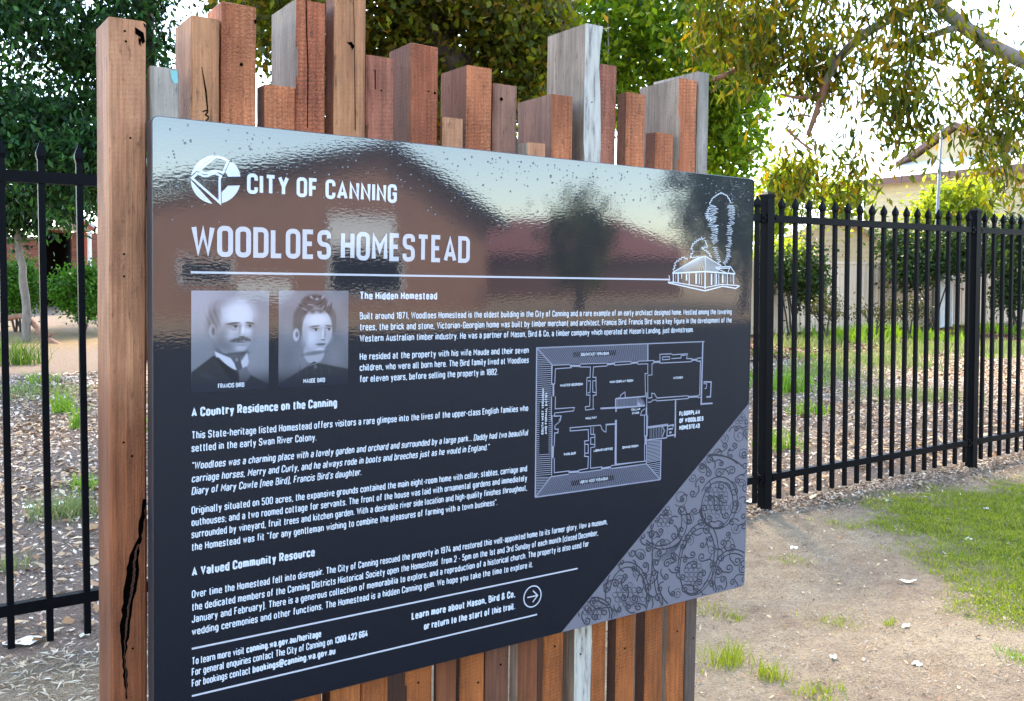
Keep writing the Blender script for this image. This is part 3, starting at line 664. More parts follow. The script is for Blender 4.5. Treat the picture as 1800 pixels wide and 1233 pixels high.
# portraits, printed as half-tone photographs
def portrait(quad, spec, name):
    nu, nv = 150, 195; P = np.zeros((nv+1, nu+1, 3)); T = np.zeros((nv+1, nu+1, 3))
    a0, b0, a1, b1 = quad; uu, vv = np.meshgrid(np.linspace(0, 1, nu+1), np.linspace(0, 1, nv+1))
    rs = np.random.RandomState(3)
    tone = spec(uu, vv)
    tone = np.clip(tone+rs.normal(0, .012, tone.shape), 0.01, 1)
    fade = np.clip((vv-.74)/.26, 0, 1); fade = fade*fade*(3-2*fade)
    tone = tone**1.6*.47; col = np.stack([tone*.95, tone*.90, tone*1.0], -1)
    navy = np.array([.0075, .0085, .016]); T = col*(1-fade[..., None])+navy*fade[..., None]
    P[..., 0] = a0+uu*(a1-a0); P[..., 1] = Y1; P[..., 2] = -(b0+vv*(b1-b0))
    idx = np.arange((nu+1)*(nv+1)).reshape(nv+1, nu+1)
    F = np.stack([idx[:-1, :-1], idx[1:, :-1], idx[1:, 1:], idx[:-1, 1:]], -1).reshape(-1, 4)
    np_mesh(name, P.reshape(-1, 3), 4, M['photo'], sign, {'tone': T.reshape(-1, 3)}, F)
def sstep(a, b_, x): t = np.clip((x-a)/(b_-a), 0, 1); return t*t*(3-2*t)
def blob(T, u, v, cu, cv, ru, rv, tone, soft=.15, al=1.0, ang=0):
    c_, s_ = math.cos(R(ang)), math.sin(R(ang)); du, dv = u-cu, (v-cv)*1.3
    x, y = (du*c_+dv*s_)/ru, (-du*s_+dv*c_)/(rv*1.3); d = np.sqrt(x*x+y*y)
    k = al*(1-sstep(1-soft, 1+soft, d)); return T*(1-k)+tone*k
def half(T, u, v, pts, tone, soft=.012, al=1):
    k = np.ones_like(u)   # convex polygon, clockwise
    for i in range(len(pts)):
        (x0, y0), (x1, y1) = pts[i], pts[(i+1) % len(pts)]; l = math.hypot(x1-x0, y1-y0)
        d = ((x1-x0)*(v-y0)-(y1-y0)*(u-x0))/l; k = k*sstep(-soft, soft, d)
    return T*(1-al*k)+tone*al*k
def man(u, v):
    T = .56+.10*np.exp(-((u-.05)**2+(v-.1)**2)/.08)-.10*v+.03*np.sin(5*u+6*v)
    T = blob(T, u, v, .51, .60, .20, .12, .30, .25)                                   # neck in shade
    T = blob(T, u, v, .53, .385, .265, .265, .60, .06); T = blob(T, u, v, .51, .27, .275, .20, .66, .06)
    T = blob(T, u, v, .285, .29, .085, .15, .36, .5, .9, 8); T = blob(T, u, v, .42, .125, .17, .04, .52, .6, .8, -12)
    T = T*(1+.16*np.sin(95*u+38*v+9*np.sin(11*v))*np.exp(-(((u-.28)/.09)**2+((v-.28)/.13)**2)))
    T = blob(T, u, v, .265, .40, .045, .065, .62, .3); T = blob(T, u, v, .275, .40, .022, .04, .24, .6, .9)
    T = blob(T, u, v, .60, .235, .20, .135, .99, .6, .9); T = blob(T, u, v, .69, .40, .085, .05, .90, .7, .8); T = blob(T, u, v, .45, .42, .09, .06, .82, .8, .6)
    T = blob(T, u, v, .37, .47, .07, .12, .38, .8, .75, 20); T = blob(T, u, v, .44, .56, .10, .06, .36, .8, .7, 25); T = blob(T, u, v, .80, .42, .03, .12, .50, .8, .5)
    T = blob(T, u, v, .54, .350, .10, .030, .40, .7, .7); T = blob(T, u, v, .745, .350, .065, .028, .42, .7, .7)
    T = blob(T, u, v, .525, .327, .085, .011, .16, .4, .9, -6); T = blob(T, u, v, .745, .325, .058, .010, .16, .4, .9, 8)
    T = blob(T, u, v, .55, .358, .042, .012, .62, .4, .8); T = blob(T, u, v, .74, .357, .034, .011, .62, .4, .8)
    T = blob(T, u, v, .56, .357, .019, .013, .05, .3, .95); T = blob(T, u, v, .748, .356, .017, .012, .05, .3, .95)
    T = blob(T, u, v, .55, .348, .046, .005, .08, .5, .9, -3); T = blob(T, u, v, .745, .347, .036, .005, .08, .5, .9, 3); T = blob(T, u, v, .54, .388, .05, .008, .44, .7, .6, 6)
    T = blob(T, u, v, .615, .395, .018, .055, .48, .8, .7, 8); T = blob(T, u, v, .655, .395, .018, .06, .98, .7, .8, 4); T = blob(T, u, v, .655, .447, .042, .018, .70, .6, .8); T = blob(T, u, v, .645, .462, .038, .008, .20, .5, .9)
    T = blob(T, u, v, .585, .492, .10, .020, .24, .35, .95, -10); T = blob(T, u, v, .70, .488, .065, .019, .26, .35, .95, 16); T = T*(1+.12*np.sin(120*u+30*v)*np.exp(-(((u-.63)/.12)**2+((v-.49)/.03)**2)))
    T = blob(T, u, v, .63, .516, .055, .006, .14, .5, .9); T = blob(T, u, v, .635, .53, .045, .010, .66, .6, .7); T = blob(T, u, v, .63, .548, .05, .008, .40, .7, .6); T = blob(T, u, v, .63, .575, .07, .026, .80, .7, .7)
    T = blob(T, u, v, .56, .632, .16, .018, .20, .6, .8, -4)
    T = half(T, u, v, [(0, .80), (.28, .64), (1.05, .98), (1.05, 1.2), (0, 1.2)], .13, .012)
    T = half(T, u, v, [(.29, .60), (.50, .675), (.60, .80), (.54, .79), (.32, .675)], .90, .009); T = half(T, u, v, [(.58, .77), (.71, .625), (.735, .72), (.67, .82), (.60, .80)], .84, .009)
    T = half(T, u, v, [(.53, .66), (.61, .655), (.655, .79), (.60, .83), (.555, .76)], .26, .008); T = blob(T, u, v, .575, .69, .02, .02, .62, .6, .6)
    T = half(T, u, v, [(.60, .80), (.70, .76), (.76, .86), (.62, 1.0)], .40, .012); T = half(T, u, v, [(.30, .66), (.34, .66), (.60, .86), (.58, .95), (.50, .90)], .07, .01, .9)
    T = blob(T, u, v, .20, .85, .12, .03, .20, .8, .6, 28)
    return T
def woman(u, v):
    T = .44+.035*np.sin(14*u+3)*np.sin(11*v)+.16*np.exp(-((u-.02)**2+(v-.0)**2)/.05)-.04*v
    T = blob(T, u, v, .50, .64, .15, .13, .68, .12)
    T = blob(T, u, v, .50, .13, .19, .09, .20, .18); T = blob(T, u, v, .50, .27, .29, .17, .22, .10); T = blob(T, u, v, .29, .36, .09, .14, .24, .3); T = blob(T, u, v, .78, .33, .04, .12, .28, .4)
    for i in range(11):
        T = blob(T, u, v, .32+.042*i, .165+.03*math.sin(i*1.9), .055, .009, .52 if i % 2 else .07, .5, .85, 40-12*i)
    for i in range(6): T = blob(T, u, v, .42+.04*i, .075+.012*math.cos(i*2.1), .03, .012, .66 if i % 2 else .12, .5, .8, 60-22*i)
    T = blob(T, u, v, .545, .405, .215, .225, .74, .05); T = blob(T, u, v, .54, .215, .18, .028, .24, .5, .8, -4)
    for i in range(7): T = blob(T, u, v, .37+.055*i, .225+.008*(i % 2), .022, .016, .55 if i % 2 else .14, .6, .8, 20)
    T = blob(T, u, v, .54, .305, .16, .065, .98, .6, .85); T = blob(T, u, v, .45, .49, .10, .07, .93, .8, .8); T = blob(T, u, v, .72, .48, .04, .06, .66, .8, .6); T = blob(T, u, v, .36, .50, .05, .10, .58, .8, .6)
    T = blob(T, u, v, .245, .46, .045, .065, .78, .25); T = blob(T, u, v, .255, .455, .022, .032, .30, .5, .85)
    T = blob(T, u, v, .51, .398, .075, .026, .52, .7, .7); T = blob(T, u, v, .705, .396, .055, .025, .50, .7, .7)
    T = blob(T, u, v, .505, .374, .075, .008, .22, .4, .9, -7); T = blob(T, u, v, .71, .371, .052, .008, .22, .4, .9, 8)
    T = blob(T, u, v, .515, .41, .042, .013, .72, .4, .8); T = blob(T, u, v, .705, .408, .034, .012, .72, .4, .8)
    T = blob(T, u, v, .525, .409, .018, .014, .06, .3, .95); T = blob(T, u, v, .715, .407, .016, .013, .06, .3, .95); T = blob(T, u, v, .513, .398, .046, .005, .10, .5, .9, -3); T = blob(T, u, v, .705, .396, .036, .005, .10, .5, .9, 4)
    T = blob(T, u, v, .655, .465, .015, .06, .50, .8, .7, 4); T = blob(T, u, v, .625, .46, .013, .055, .98, .7, .7, 4); T = blob(T, u, v, .62, .505, .034, .014, .84, .6, .7); T = blob(T, u, v, .625, .517, .030, .006, .26, .5, .9)
    T = blob(T, u, v, .60, .560, .070, .008, .34, .5, .85); T = blob(T, u, v, .60, .566, .075, .004, .10, .5, .95); T = blob(T, u, v, .60, .578, .052, .010, .46, .6, .8); T = blob(T, u, v, .60, .597, .05, .007, .50, .7, .6); T = blob(T, u, v, .59, .612, .06, .02, .90, .7, .6)
    T = blob(T, u, v, .50, .655, .17, .020, .34, .6, .8, -6)
    T = half(T, u, v, [(-.1, .85), (.30, .715), (.50, .75), (.70, .665), (1.1, .80), (1.1, 1.2), (-.1, 1.2)], .15, .012)
    T = half(T, u, v, [(.30, .69), (.50, .745), (.70, .66), (.71, .69), (.50, .785), (.31, .735)], .05, .008); T = blob(T, u, v, .52, .765, .10, .007, .50, .5, .85, -16); T = blob(T, u, v, .52, .80, .022, .02, .42, .5, .8)
    for i in range(5): T = blob(T, u, v, .28+.11*i, .86+.02*(i % 2), .012, .09, .24, .7, .5, 12-6*i)
    return T
portrait((A_(336, 600), B_(336, 511), A_(472.5, 600), B_(336, 691)), man, 'portrait_photo')
portrait((A_(489.5, 600), B_(489.5, 511), A_(612, 600), B_(489.5, 682)), woman, 'portrait_photo')
mb = MB(); lay(mb, 'FRANCIS BIRD', A_(383, 680), A_(429, 680), B_(383, 683), .0095, .17, Y2); mb.build('caption', M['ink'], sign)
mb = MB(); lay(mb, 'MAUDE BIRD', A_(533, 672), A_(571, 672), B_(533, 674), .0095, .17, Y2); mb.build('caption', M['ink'], sign)

# floor plan: polylines traced in four enlarged crops of the print
def fA(x, y): return pan(920+x/8.22, 590+y/8.22)
def fB(x, y): return pan(1080+x/8.22, 590+y/8.22)
def fC(x, y): return pan(920+x/7.705, 730+y/7.705)
def fD(x, y): return pan(1080+x/7.705, 690+y/7.705)
def W_(p): return (p[0], -p[1])
mb = MB()
for P in ([fA(200, 180), fB(480, 120), fB(480, 360), fA(415, 430)], [fC(160, 1110), fC(372, 835), fD(432, 968), fD(612, 1175)]):
    mb.add([(p[0], Y1, -p[1]) for p in P], [tuple(range(4))])
mb.add([(p[0], Y1, -p[1]) for p in (fB(15, 930), fB(330, 905), fB(330, 1005), fB(15, 1035))], [(0, 1, 2, 3)])
mb.build('verandah_tint', M['ink_grey'], sign)
pl_ = MB(); cnt = [0]
def pl(fn, s, w=.00125, closed=False):
    pts = [tuple(map(float, t.split(','))) for t in s.split()]
    ribbon(pl_, [W_(fn(*p)) for p in pts], w, closed, Y2-2e-6*cnt[0]); cnt[0] += 1
def seg2(p, q, w=.00125): ribbon(pl_, [W_(p), W_(q)], w, False, Y2-2e-6*cnt[0]); cnt[0] += 1
seg2(fA(185, 180), fB(1300, 88), .0014); seg2(fA(190, 178), fC(158, 1115), .0018); seg2(fC(155, 1112), fD(620, 1180), .0016); seg2(fD(620, 1180), fD(632, 640), .0018)
seg2(fA(195, 185), fA(415, 428), .0013); seg2(fC(165, 1105), fC(372, 832), .0013); seg2(fD(612, 1172), fD(432, 968), .0013)
seg2(fB(1275, 85), fB(1250, 1005), .0026); pl(fB, '1250,990 1415,980', .0022); pl(fB, '480,115 480,360', .002)
pl(fA, '405,430 420,430 665,420 680,440 690,465 460,482 450,700 405,705 415,440', .00115); pl(fA, '670,440 815,438', .0026); pl(fA, '1215,415 1315,405', .0026); pl(fB, '245,397 335,390', .0026); pl(fB, '560,385 655,378', .0026)
pl(fA, '820,412 1215,400 1205,440 1010,455 1000,605 1045,605 1050,860 1005,865 1005,1055', .00115); pl(fA, '820,412 812,455 965,455 960,605 915,610 910,860 960,862 955,1022 890,1030 895,1078 1025,1060', .00115)
pl(fA, '930,660 965,655 960,825 925,830', .00115); pl(fA, '1045,655 1000,655 1000,820 1045,825', .00115)
pl(fA, '1315,388 1550,375 1555,412 1315,430', .00115, True); pl(fB, '335,372 570,362 560,405 540,410 540,570 480,575 480,905', .00115); pl(fB, '335,372 335,415 480,410 480,548 440,550 445,890', .00115)
pl(fB, '655,405 655,272 830,265', .0013); pl(fB, '655,400 1115,378 1115,335 1040,335 1050,265 830,280', .0013); pl(fB, '690,312 795,305 795,345 690,352', .0012, True); pl(fB, '820,335 960,325 960,290 1030,285', .0012)
pl(fB, '1110,352 1195,350', .0026); pl(fB, '1190,330 1280,322', .0013); pl(fB, '1185,372 1240,370 1230,850 1200,880', .0016)
pl(fB, '480,905 540,900 535,835 575,840 612,905 1060,870 1065,912 610,945 600,930 545,935 530,960 480,965', .0012); pl(fB, '1060,890 1200,880', .0026); pl(fB, '1200,900 1250,890', .0013)
pl(fB, '880,935 875,1230', .0024); pl(fB, '1285,670 1395,672 1385,885 1325,890', .0020); pl(fB, '1285,695 1330,700 1325,760 1300,768', .0012)
pl(fA, '1330,915 1330,1045', .002); pl(fA, '1330,915 1390,905', .0018); pl(fA, '1110,1055 1640,1025', .0022); pl(fA, '1335,1040 1335,1105', .0022); pl(fB, '20,915 440,880', .0018); pl(fB, '20,1050 440,1015', .0018)
pl(fB, '75,905 90,860 150,815 155,900', .0012)
for k in range(14): x = 40+k*21; pl(fB, f'{x},{925-k*1.6:.0f} {x},{1040-k*1.6:.0f}', .0004)
for k in range(7): a_ = R(5+k*14); pl(fB, f'330,1010 {330+110*math.cos(a_):.0f},{1010-115*math.sin(a_):.0f}', .0009)
pl(fA, '405,430 405,700 430,700 430,875', .0013); pl(fA, '430,700 430,880', .0026); pl(fA, '460,880 455,1060 735,1040 720,1090 450,1120 440,1165', .00115); pl(fA, '405,880 400,1230', .0013)
pl(fA, '440,1170 540,1162 530,1200 510,1230', .0011); pl(fC, '400,10 510,10 495,80 430,138', .0011); pl(fC, '385,0 385,150 380,820', .0013); pl(fC, '425,140 425,190 470,190 465,240 420,240 415,420', .0013); pl(fC, '400,420 395,580', .0026); pl(fC, '415,580 415,780 620,755', .0013)
pl(fC, '372,835 610,800', .0013); pl(fC, '610,775 755,762', .0028); pl(fC, '745,745 870,722 878,560 825,560 830,515 875,515 875,395 828,395 825,350 880,345 875,195 630,215 630,172 1045,135', .0013); pl(fC, '828,350 828,560', .0012)
pl(fC, '750,780 1050,740', .0013); pl(fC, '1050,725 1185,705', .0028); pl(fC, '905,720 910,440 965,430 965,395 908,395 910,305 965,300 965,262 910,262 910,165', .0012); pl(fC, '965,300 965,430', .0012); pl(fC, '945,165 945,262', .0012); pl(fC, '905,720 1065,700', .0013)
pl(fC, '1250,65 1245,665', .0034); pl(fC, '1110,130 1250,118', .0020); pl(fC, '1045,140 1060,190 1090,222 1115,228 1120,130', .0012); pl(fC, '1185,685 1541,635', .0013); pl(fC, '1185,725 1541,680', .0013)
pl(fD, '0,975 430,930', .0013); pl(fD, '0,1025 430,968', .0013); pl(fD, '430,968 435,0', .0014); pl(fD, '405,930 405,700 430,700', .0013); pl(fD, '415,590 415,700', .0026); pl(fD, '403,310 403,590 440,590 448,310', .0013); pl(fD, '430,205 430,310', .0026)
pl(fD, '345,310 440,305', .0012); pl(fD, '350,310 365,255 410,220', .0012); pl(fD, '440,470 718,432 705,615 440,645', .0016); pl(fD, '440,485 710,450', .0012)
pl(fD, '825,105 820,600', .0024); pl(fD, '720,455 795,440 790,470', .002); pl(fD, '725,500 790,490', .0022); pl(fD, '740,545 770,540', .0026); pl(fD, '715,590 820,575 815,612', .0022); pl(fD, '580,75 1000,45', .0013); pl(fD, '575,115 985,85', .0013)
for k in range(9): x = 480+k*22; pl(fD, f'{x},{478-k*3} {x},{628-k*3}', .0006)
pl(fD, '640,460 680,520 640,600', .0011)
# hatching of the verandahs
def hatch(P0, P1, Q0, Q1, n, w, skip=None):
    for k in range(n):
        t = (k+.5)/n
        p = (P0[0]+(P1[0]-P0[0])*t, P0[1]+(P1[1]-P0[1])*t); q = (Q0[0]+(Q1[0]-Q0[0])*t, Q0[1]+(Q1[1]-Q0[1])*t)
        if skip and skip[0] < t < skip[1]:
            for u0, u1 in ((0, .2), (.8, 1)):
                seg2((p[0]+(q[0]-p[0])*u0, p[1]+(q[1]-p[1])*u0), (p[0]+(q[0]-p[0])*u1, p[1]+(q[1]-p[1])*u1), w)
        else: seg2(p, q, w)
hatch(fA(195, 440), fC(165, 830), fA(405, 430), fC(378, 815), 54, .0007, (.34, .80))
hatch(fA(195, 200), fA(195, 440), fA(205, 200), fA(405, 430), 9, .0007); hatch(fC(165, 830), fC(165, 1095), fC(372, 830), fC(175, 1095), 12, .0007)
hatch(fD(440, 650), fD(436, 960), fD(625, 640), fD(622, 925), 16, .0009); hatch(fD(436, 968), fD(600, 1165), fD(622, 935), fD(620, 1165), 9, .0009)
hatch(fA(205, 180), fB(478, 122), fA(420, 428), fB(478, 360), 52, .00035); hatch(fC(165, 1110), fD(608, 1172), fC(375, 835), fD(430, 968), 54, .00035)
pl_.build('floor_plan', M['ink_line'], sign)
mb = MB()
for P in ([fA(718, 240), fA(1335, 212), fA(1335, 285), fA(718, 315)], [fC(645, 890), fC(1225, 810), fC(1222, 880), fC(645, 960)]):
    mb = MB(); mb.add([(p[0], Y2-3e-4, -p[1]) for p in P], [(0, 1, 2, 3)]); mb.build('caption_bar', M['navy'], sign)
mb = MB(); YT = Y2-5e-4
def cap_(s, p0, p1, hpx=.0062, t=.19):
    hpx *= 1.32
    mb = MB(); lay(mb, s, p0[0], p1[0], p0[1], hpx, t, YT, 2); mb.build('plan_caption', M['ink'], sign)
cap_('SOUTH EAST VERANDAH', fA(825, 298), fA(1228, 275)); cap_('NORTH WEST VERANDAH', fC(762, 930), fC(1142, 875)); cap_('MASTER BEDROOM', fA(530, 742), fA(855, 712), .0050); cap_('MAIN DISPLAY ROOM', fA(1245, 690), fA(1580, 660), .0050)
cap_('KITCHEN', fB(850, 632), fB(985, 622), .0050); cap_('HALLWAY', fA(895, 1215), fA(1055, 1200), .0050); cap_('PARLOUR', fC(545, 550), fC(705, 530), .0050); cap_('LIBRARY/OFFICE', fC(950, 500), fC(1208, 460), .0050)
cap_('DINING ROOM', fD(105, 765), fD(318, 735), .0052); cap_('CELLAR', fD(225, 250), fD(345, 235), .0044); cap_('STAIRS', fD(235, 298), fD(330, 285), .0044)
cap_('FLOORPLAN', fD(875, 322), fD(1150, 300), .0100, .24); cap_('OF WOODLOES', fD(875, 418), fD(1200, 390), .0100, .24); cap_('HOMESTEAD', fD(875, 512), fD(1150, 490), .0100, .24)
mb = MB()
pv = fC(268, 262); m2 = MB(); lay(m2, 'SOUTH WEST VERANDAH', 0, .115, 0, .0066, .19, YT, 2); m3 = MB(); lay(m3, 'AND FORMAL ENTRY', 0, .105, .0105, .0066, .19, YT, 2)
for mm in (m2, m3): mb.add([(pv[0]-vz[2], vz[1], -pv[1]+vz[0]) for vz in mm.v], mm.f)
mb.build('plan_caption', M['ink'], sign)

# line drawing of the homestead between trees
def H_(x, y): a, bb = pan(1160+x/6.487, 330+y/6.487); return (a, -bb)
mb = MB(); hc = [0]
def hl(s, w=.0012, closed=False):
    pts = [tuple(map(float, t.split(','))) for t in s.split()] if isinstance(s, str) else s
    ribbon(mb, [H_(*p) for p in pts], w, closed, Y2-3e-6*hc[0]); hc[0] += 1
hl('140,970 430,800 515,782 700,892', .0012); hl('140,978 515,958 855,985', .0020); hl('515,782 512,955', .0016)
for k in range(14): hl([(430+85*(k/14)-6*0, 800-18*(k/14)), (150+365*(k/14), 972-16*(k/14))], .0006)
for k in range(16): hl([(515+185*(k/16), 784+105*(k/16)), (515+150*(k/16), 955+14*(k/16))], .0007)
hl('630,910 800,900 855,980', .0014); hl('640,920 780,985', .0012); hl('800,905 775,960 790,985', .0012); hl('660,925 800,918', .0012)
for x, y0, y1, w in [(150, 980, 1085, .0018), (330, 975, 1115, .0018), (512, 965, 1160, .0026), (625, 970, 1125, .0012), (765, 985, 1115, .0016), (838, 985, 1105, .0016)]: hl(f'{x},{y0} {x},{y1}', w)
for x, w, y0, y1 in [(178, 4, 985, 1075), (205, 14, 985, 1080), (245, 10, 985, 1040), (300, 18, 985, 1060), (410, 20, 980, 1100), (445, 10, 980, 1105), (470, 6, 980, 1110), (585, 20, 985, 1110), (640, 14, 985, 1105), (668, 8, 985, 1100), (712, 22, 990, 1090), (740, 6, 990, 1090), (800, 4, 990, 1080), (820, 4, 990, 1080)]:
    hl(f'{x},{y0} {x},{y1}', w/6.487/1000)
hl('90,1085 510,1178 712,1125 860,1150 905,1122', .0017); hl('90,1085 150,1078 515,1140 700,1105 900,1118', .0013); hl('100,1000 110,1050 90,1085', .0012)
rnd = random.Random(5)
def squig(path, amp, step, w=.0011):
    P = []; s = 0
    pts = [Vector((*p, 0)) for p in path]
    for i in range(len(pts)-1):
        d = pts[i+1]-pts[i]; L_ = d.length; nrm = Vector((-d.y, d.x, 0)).normalized(); k = max(2, int(L_/step))
        for j in range(k):
            s += 1; p = pts[i]+d*(j/k)+nrm*amp*(1 if s % 2 else -1)*rnd.uniform(.4, 1.1); P.append((p.x, p.y))
    hl(P, w)
squig([(150, 950), (180, 850), (260, 790), (330, 830)], 10, 16); squig([(350, 800), (345, 770), (390, 730), (345, 700), (395, 620), (470, 575), (520, 590)], 12, 14)
squig([(510, 600), (540, 680), (470, 690), (520, 720), (560, 760), (600, 810)], 11, 14); squig([(340, 800), (460, 790)], 10, 14)
squig([(560, 190), (600, 120), (690, 60), (760, 90), (815, 185)], 6, 12, .0012)
squig([(610, 205), (590, 300), (580, 370), (610, 420), (600, 470)], 62, 9, .0010); squig([(560, 230), (520, 340), (600, 380)], 22, 12)
squig([(620, 470), (620, 540), (600, 600), (640, 640)], 45, 9, .0010); squig([(620, 680), (640, 760), (680, 870)], 26, 11, .001)
squig([(800, 205), (815, 300), (820, 380), (790, 430)], 48, 9, .0010); squig([(780, 430), (795, 490), (800, 550)], 44, 9, .001); squig([(790, 560), (800, 620), (770, 690)], 30, 10, .001); squig([(780, 700), (780, 800), (720, 880)], 28, 10, .001)
mb.build('homestead_drawing', M['ink'], sign)

# embossed vine pattern in the lower right corner
tA, tB, tC = pan(987, 1108), pan(1315, 709), pan(1309, 1028)
tri = [(tA[0], 1.1985), (1.6725, tB[1]), (1.6725, 1.1865), (1.669, 1.195), (1.661, 1.1985)]
mb = MB(); mb.add([(x, Y1, -z) for x, z in tri], [tuple(range(5))]); mb.build('vine_ground', M['vine_base'], sign)
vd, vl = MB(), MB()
def V8(x, y): return pan(1000+x/2.936, 690+y/2.936)
def in_tri(p): return poly_dist(p[0], p[1], tri) > .0025
vc = [0]
def vline(P, w=.0011, closed=False):
    if closed: P = P+[P[0]]
    cur = []
    def flush():
        if len(cur) > 1:
            vc[0] += 1
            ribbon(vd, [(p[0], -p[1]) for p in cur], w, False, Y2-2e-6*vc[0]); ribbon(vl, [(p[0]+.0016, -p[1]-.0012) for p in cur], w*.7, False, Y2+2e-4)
    for p in P:
        if in_tri(p): cur.append(p)
        else: flush(); cur = []
    flush()
def vell(cx_, cy_, rx, ry, a0=0, a1=360, rot=0, n=40, w=.0011):
    P = []
    for k in range(n+1):
        t = R(a0+(a1-a0)*k/n); x, y = rx*math.cos(t), ry*math.sin(t); c_, s_ = math.cos(R(rot)), math.sin(R(rot))
        P.append(V8(cx_+x*c_-y*s_, cy_+x*s_+y*c_))
    vline(P, w)
def vspiral(cx_, cy_, r, turns=1.6, a0=0, s=1, w=.001):
    n = 34; P = []
    for k in range(n+1):
        t = k/n; a = R(a0)+s*t*turns*2*math.pi; P.append(V8(cx_+r*(1-t*.85)*math.cos(a), cy_+r*(1-t*.85)*1.15*math.sin(a)))
    vline(P, w)
def grapes(cx_, cy_, rx, ry, r):
    yy = -ry; row = 0
    while yy <= ry:
        wdt = rx*math.sqrt(max(0, 1-(yy/ry)**2)); x = -wdt+(row % 2)*r*.5
        while x <= wdt:
            vell(cx_+x, cy_+yy, r*.92, r*1.05, n=12, w=.0008); x += r*2.05
        yy += r*1.9; row += 1
for a in [(765, 560, 60, 80, 12), (490, 640, 42, 62, 11), (650, 945, 48, 72, 12), (315, 1050, 78, 55, 13), (135, 1130, 52, 40, 12), (885, 125, 25, 40, 9)]: grapes(*a)
for a in [(770, 570, 98, 135, 200, 520, 8), (765, 580, 80, 120, 0, 360, 8), (665, 860, 98, 190, 150, 470, 12), (660, 870, 84, 172, 0, 360, 12), (300, 1040, 112, 165, 170, 400, 0), (305, 1050, 96, 148, 190, 380, 0),
          (850, 960, 112, 150, 150, 380, 0), (850, 965, 98, 134, 150, 380, 0), (130, 1140, 92, 82, 170, 380, 0), (130, 1145, 80, 70, 170, 380, 0), (740, 420, 150, 100, 180, 330, 0), (745, 435, 170, 110, 180, 330, 0),
          (480, 660, 130, 150, -30, 130, 0), (470, 660, 112, 132, -30, 130, 0), (560, 960, 120, 180, 60, 180, 0), (560, 950, 104, 160, 60, 190, 0), (400, 830, 30, 200, -90, 60, 0)]:
    vell(a[0], a[1], a[2], a[3], a[4], a[5], a[6], w=.0018)
for i, (x, y, r_) in enumerate([(880, 225, 38), (690, 380, 30), (575, 545, 40), (370, 840, 30), (455, 840, 32), (855, 590, 34), (820, 780, 34), (265, 970, 30), (620, 650, 30), (800, 240, 26), (900, 320, 26), (860, 700, 28), (620, 760, 26), (200, 990, 24), (500, 780, 30), (735, 810, 26), (540, 860, 26), (420, 960, 26), (770, 930, 24), (900, 880, 24), (640, 440, 24), (430, 730, 26), (890, 470, 22), (350, 930, 22), (90, 1080, 20), (230, 1150, 22), (560, 1040, 24), (700, 1060, 26), (820, 1050, 20), (480, 1120, 22), (880, 1010, 24)]):
    vspiral(x, y, r_, 1.7, i*67 % 360, 1 if i % 2 else -1)
rnd = random.Random(11)
for k in range(0):
    x, y = rnd.uniform(0, 920), rnd.uniform(60, 1180)
    if not in_tri(V8(x, y)): continue
    a = rnd.uniform(0, 6.28); P = []; px, py = x, y; cvt = rnd.choice((-1, 1))*rnd.uniform(.15, .5)
    for j in range(rnd.randint(7, 13)):
        P.append(V8(px, py)); px += 8*math.cos(a); py += 9*math.sin(a); a += cvt+(.5*math.sin(j*1.3))
    vline(P, .0011)
pts_ = []
for k in range(6000):
    x, y = rnd.uniform(0, 930), rnd.uniform(40, 1190)
    if all((x-a)**2+(y-b_)**2 > 48**2 for a, b_ in pts_): pts_.append((x, y))
for i, (x, y) in enumerate(pts_):
    if not in_tri(V8(x, y)): continue
    a0_ = rnd.uniform(0, 360); s_ = rnd.choice((-1, 1)); r_ = rnd.uniform(13, 22)
    n = 22; P = []
    for k in range(12):      # tail sweeping into the curl
        t = k/12; aa = R(a0_)-s_*(1-t)*1.1; P.append(V8(x+r_*(1+(1-t)*1.5)*math.cos(aa), y+r_*(1+(1-t)*1.5)*1.15*math.sin(aa)))
    for k in range(n+1):
        t = k/n; aa = R(a0_)+s_*t*1.35*2*math.pi; P.append(V8(x+r_*(1-t*.8)*math.cos(aa), y+r_*(1-t*.8)*1.15*math.sin(aa)))
    vline(P, .0017)
for k in range(8):   # a long vein leaf
    a = R(115+k*4); vline([V8(580, 760), V8(580+(30+k*22)*math.cos(a), 760+(30+k*22)*math.sin(a)*1.1)], .0009)
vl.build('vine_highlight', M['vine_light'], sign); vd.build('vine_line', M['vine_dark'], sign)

# raindrops left on the upper part of the face
rnd = random.Random(2); mb = MB(); mb.smooth = True
for k in range(420):
    x = rnd.uniform(.02, 1.65); z = -abs(rnd.gauss(0, .075))-.012
    if z < -.30: continue
    r_ = rnd.uniform(.0011, .0026)*(1.3 if rnd.random() < .1 else 1); s_ = rnd.uniform(.7, 1.2)
    vs = [(x, -r_*.5-.0006, z)]; fs = []
    for ring, (rr_, hh_) in enumerate(((.6, .40), (1, 0))):
        for q in range(7):
            a = q*2*math.pi/7; vs.append((x+rr_*r_*math.cos(a), -hh_*r_-.0006, z+rr_*r_*s_*math.sin(a)))
    for q in range(7):
        fs.append((0, 1+q, 1+(q+1) % 7)); fs.append((1+q, 8+q, 8+(q+1) % 7, 1+(q+1) % 7))
    mb.add(vs, fs)
tag(mb.build('water_drops', M['drop'], sign), kind='stuff')
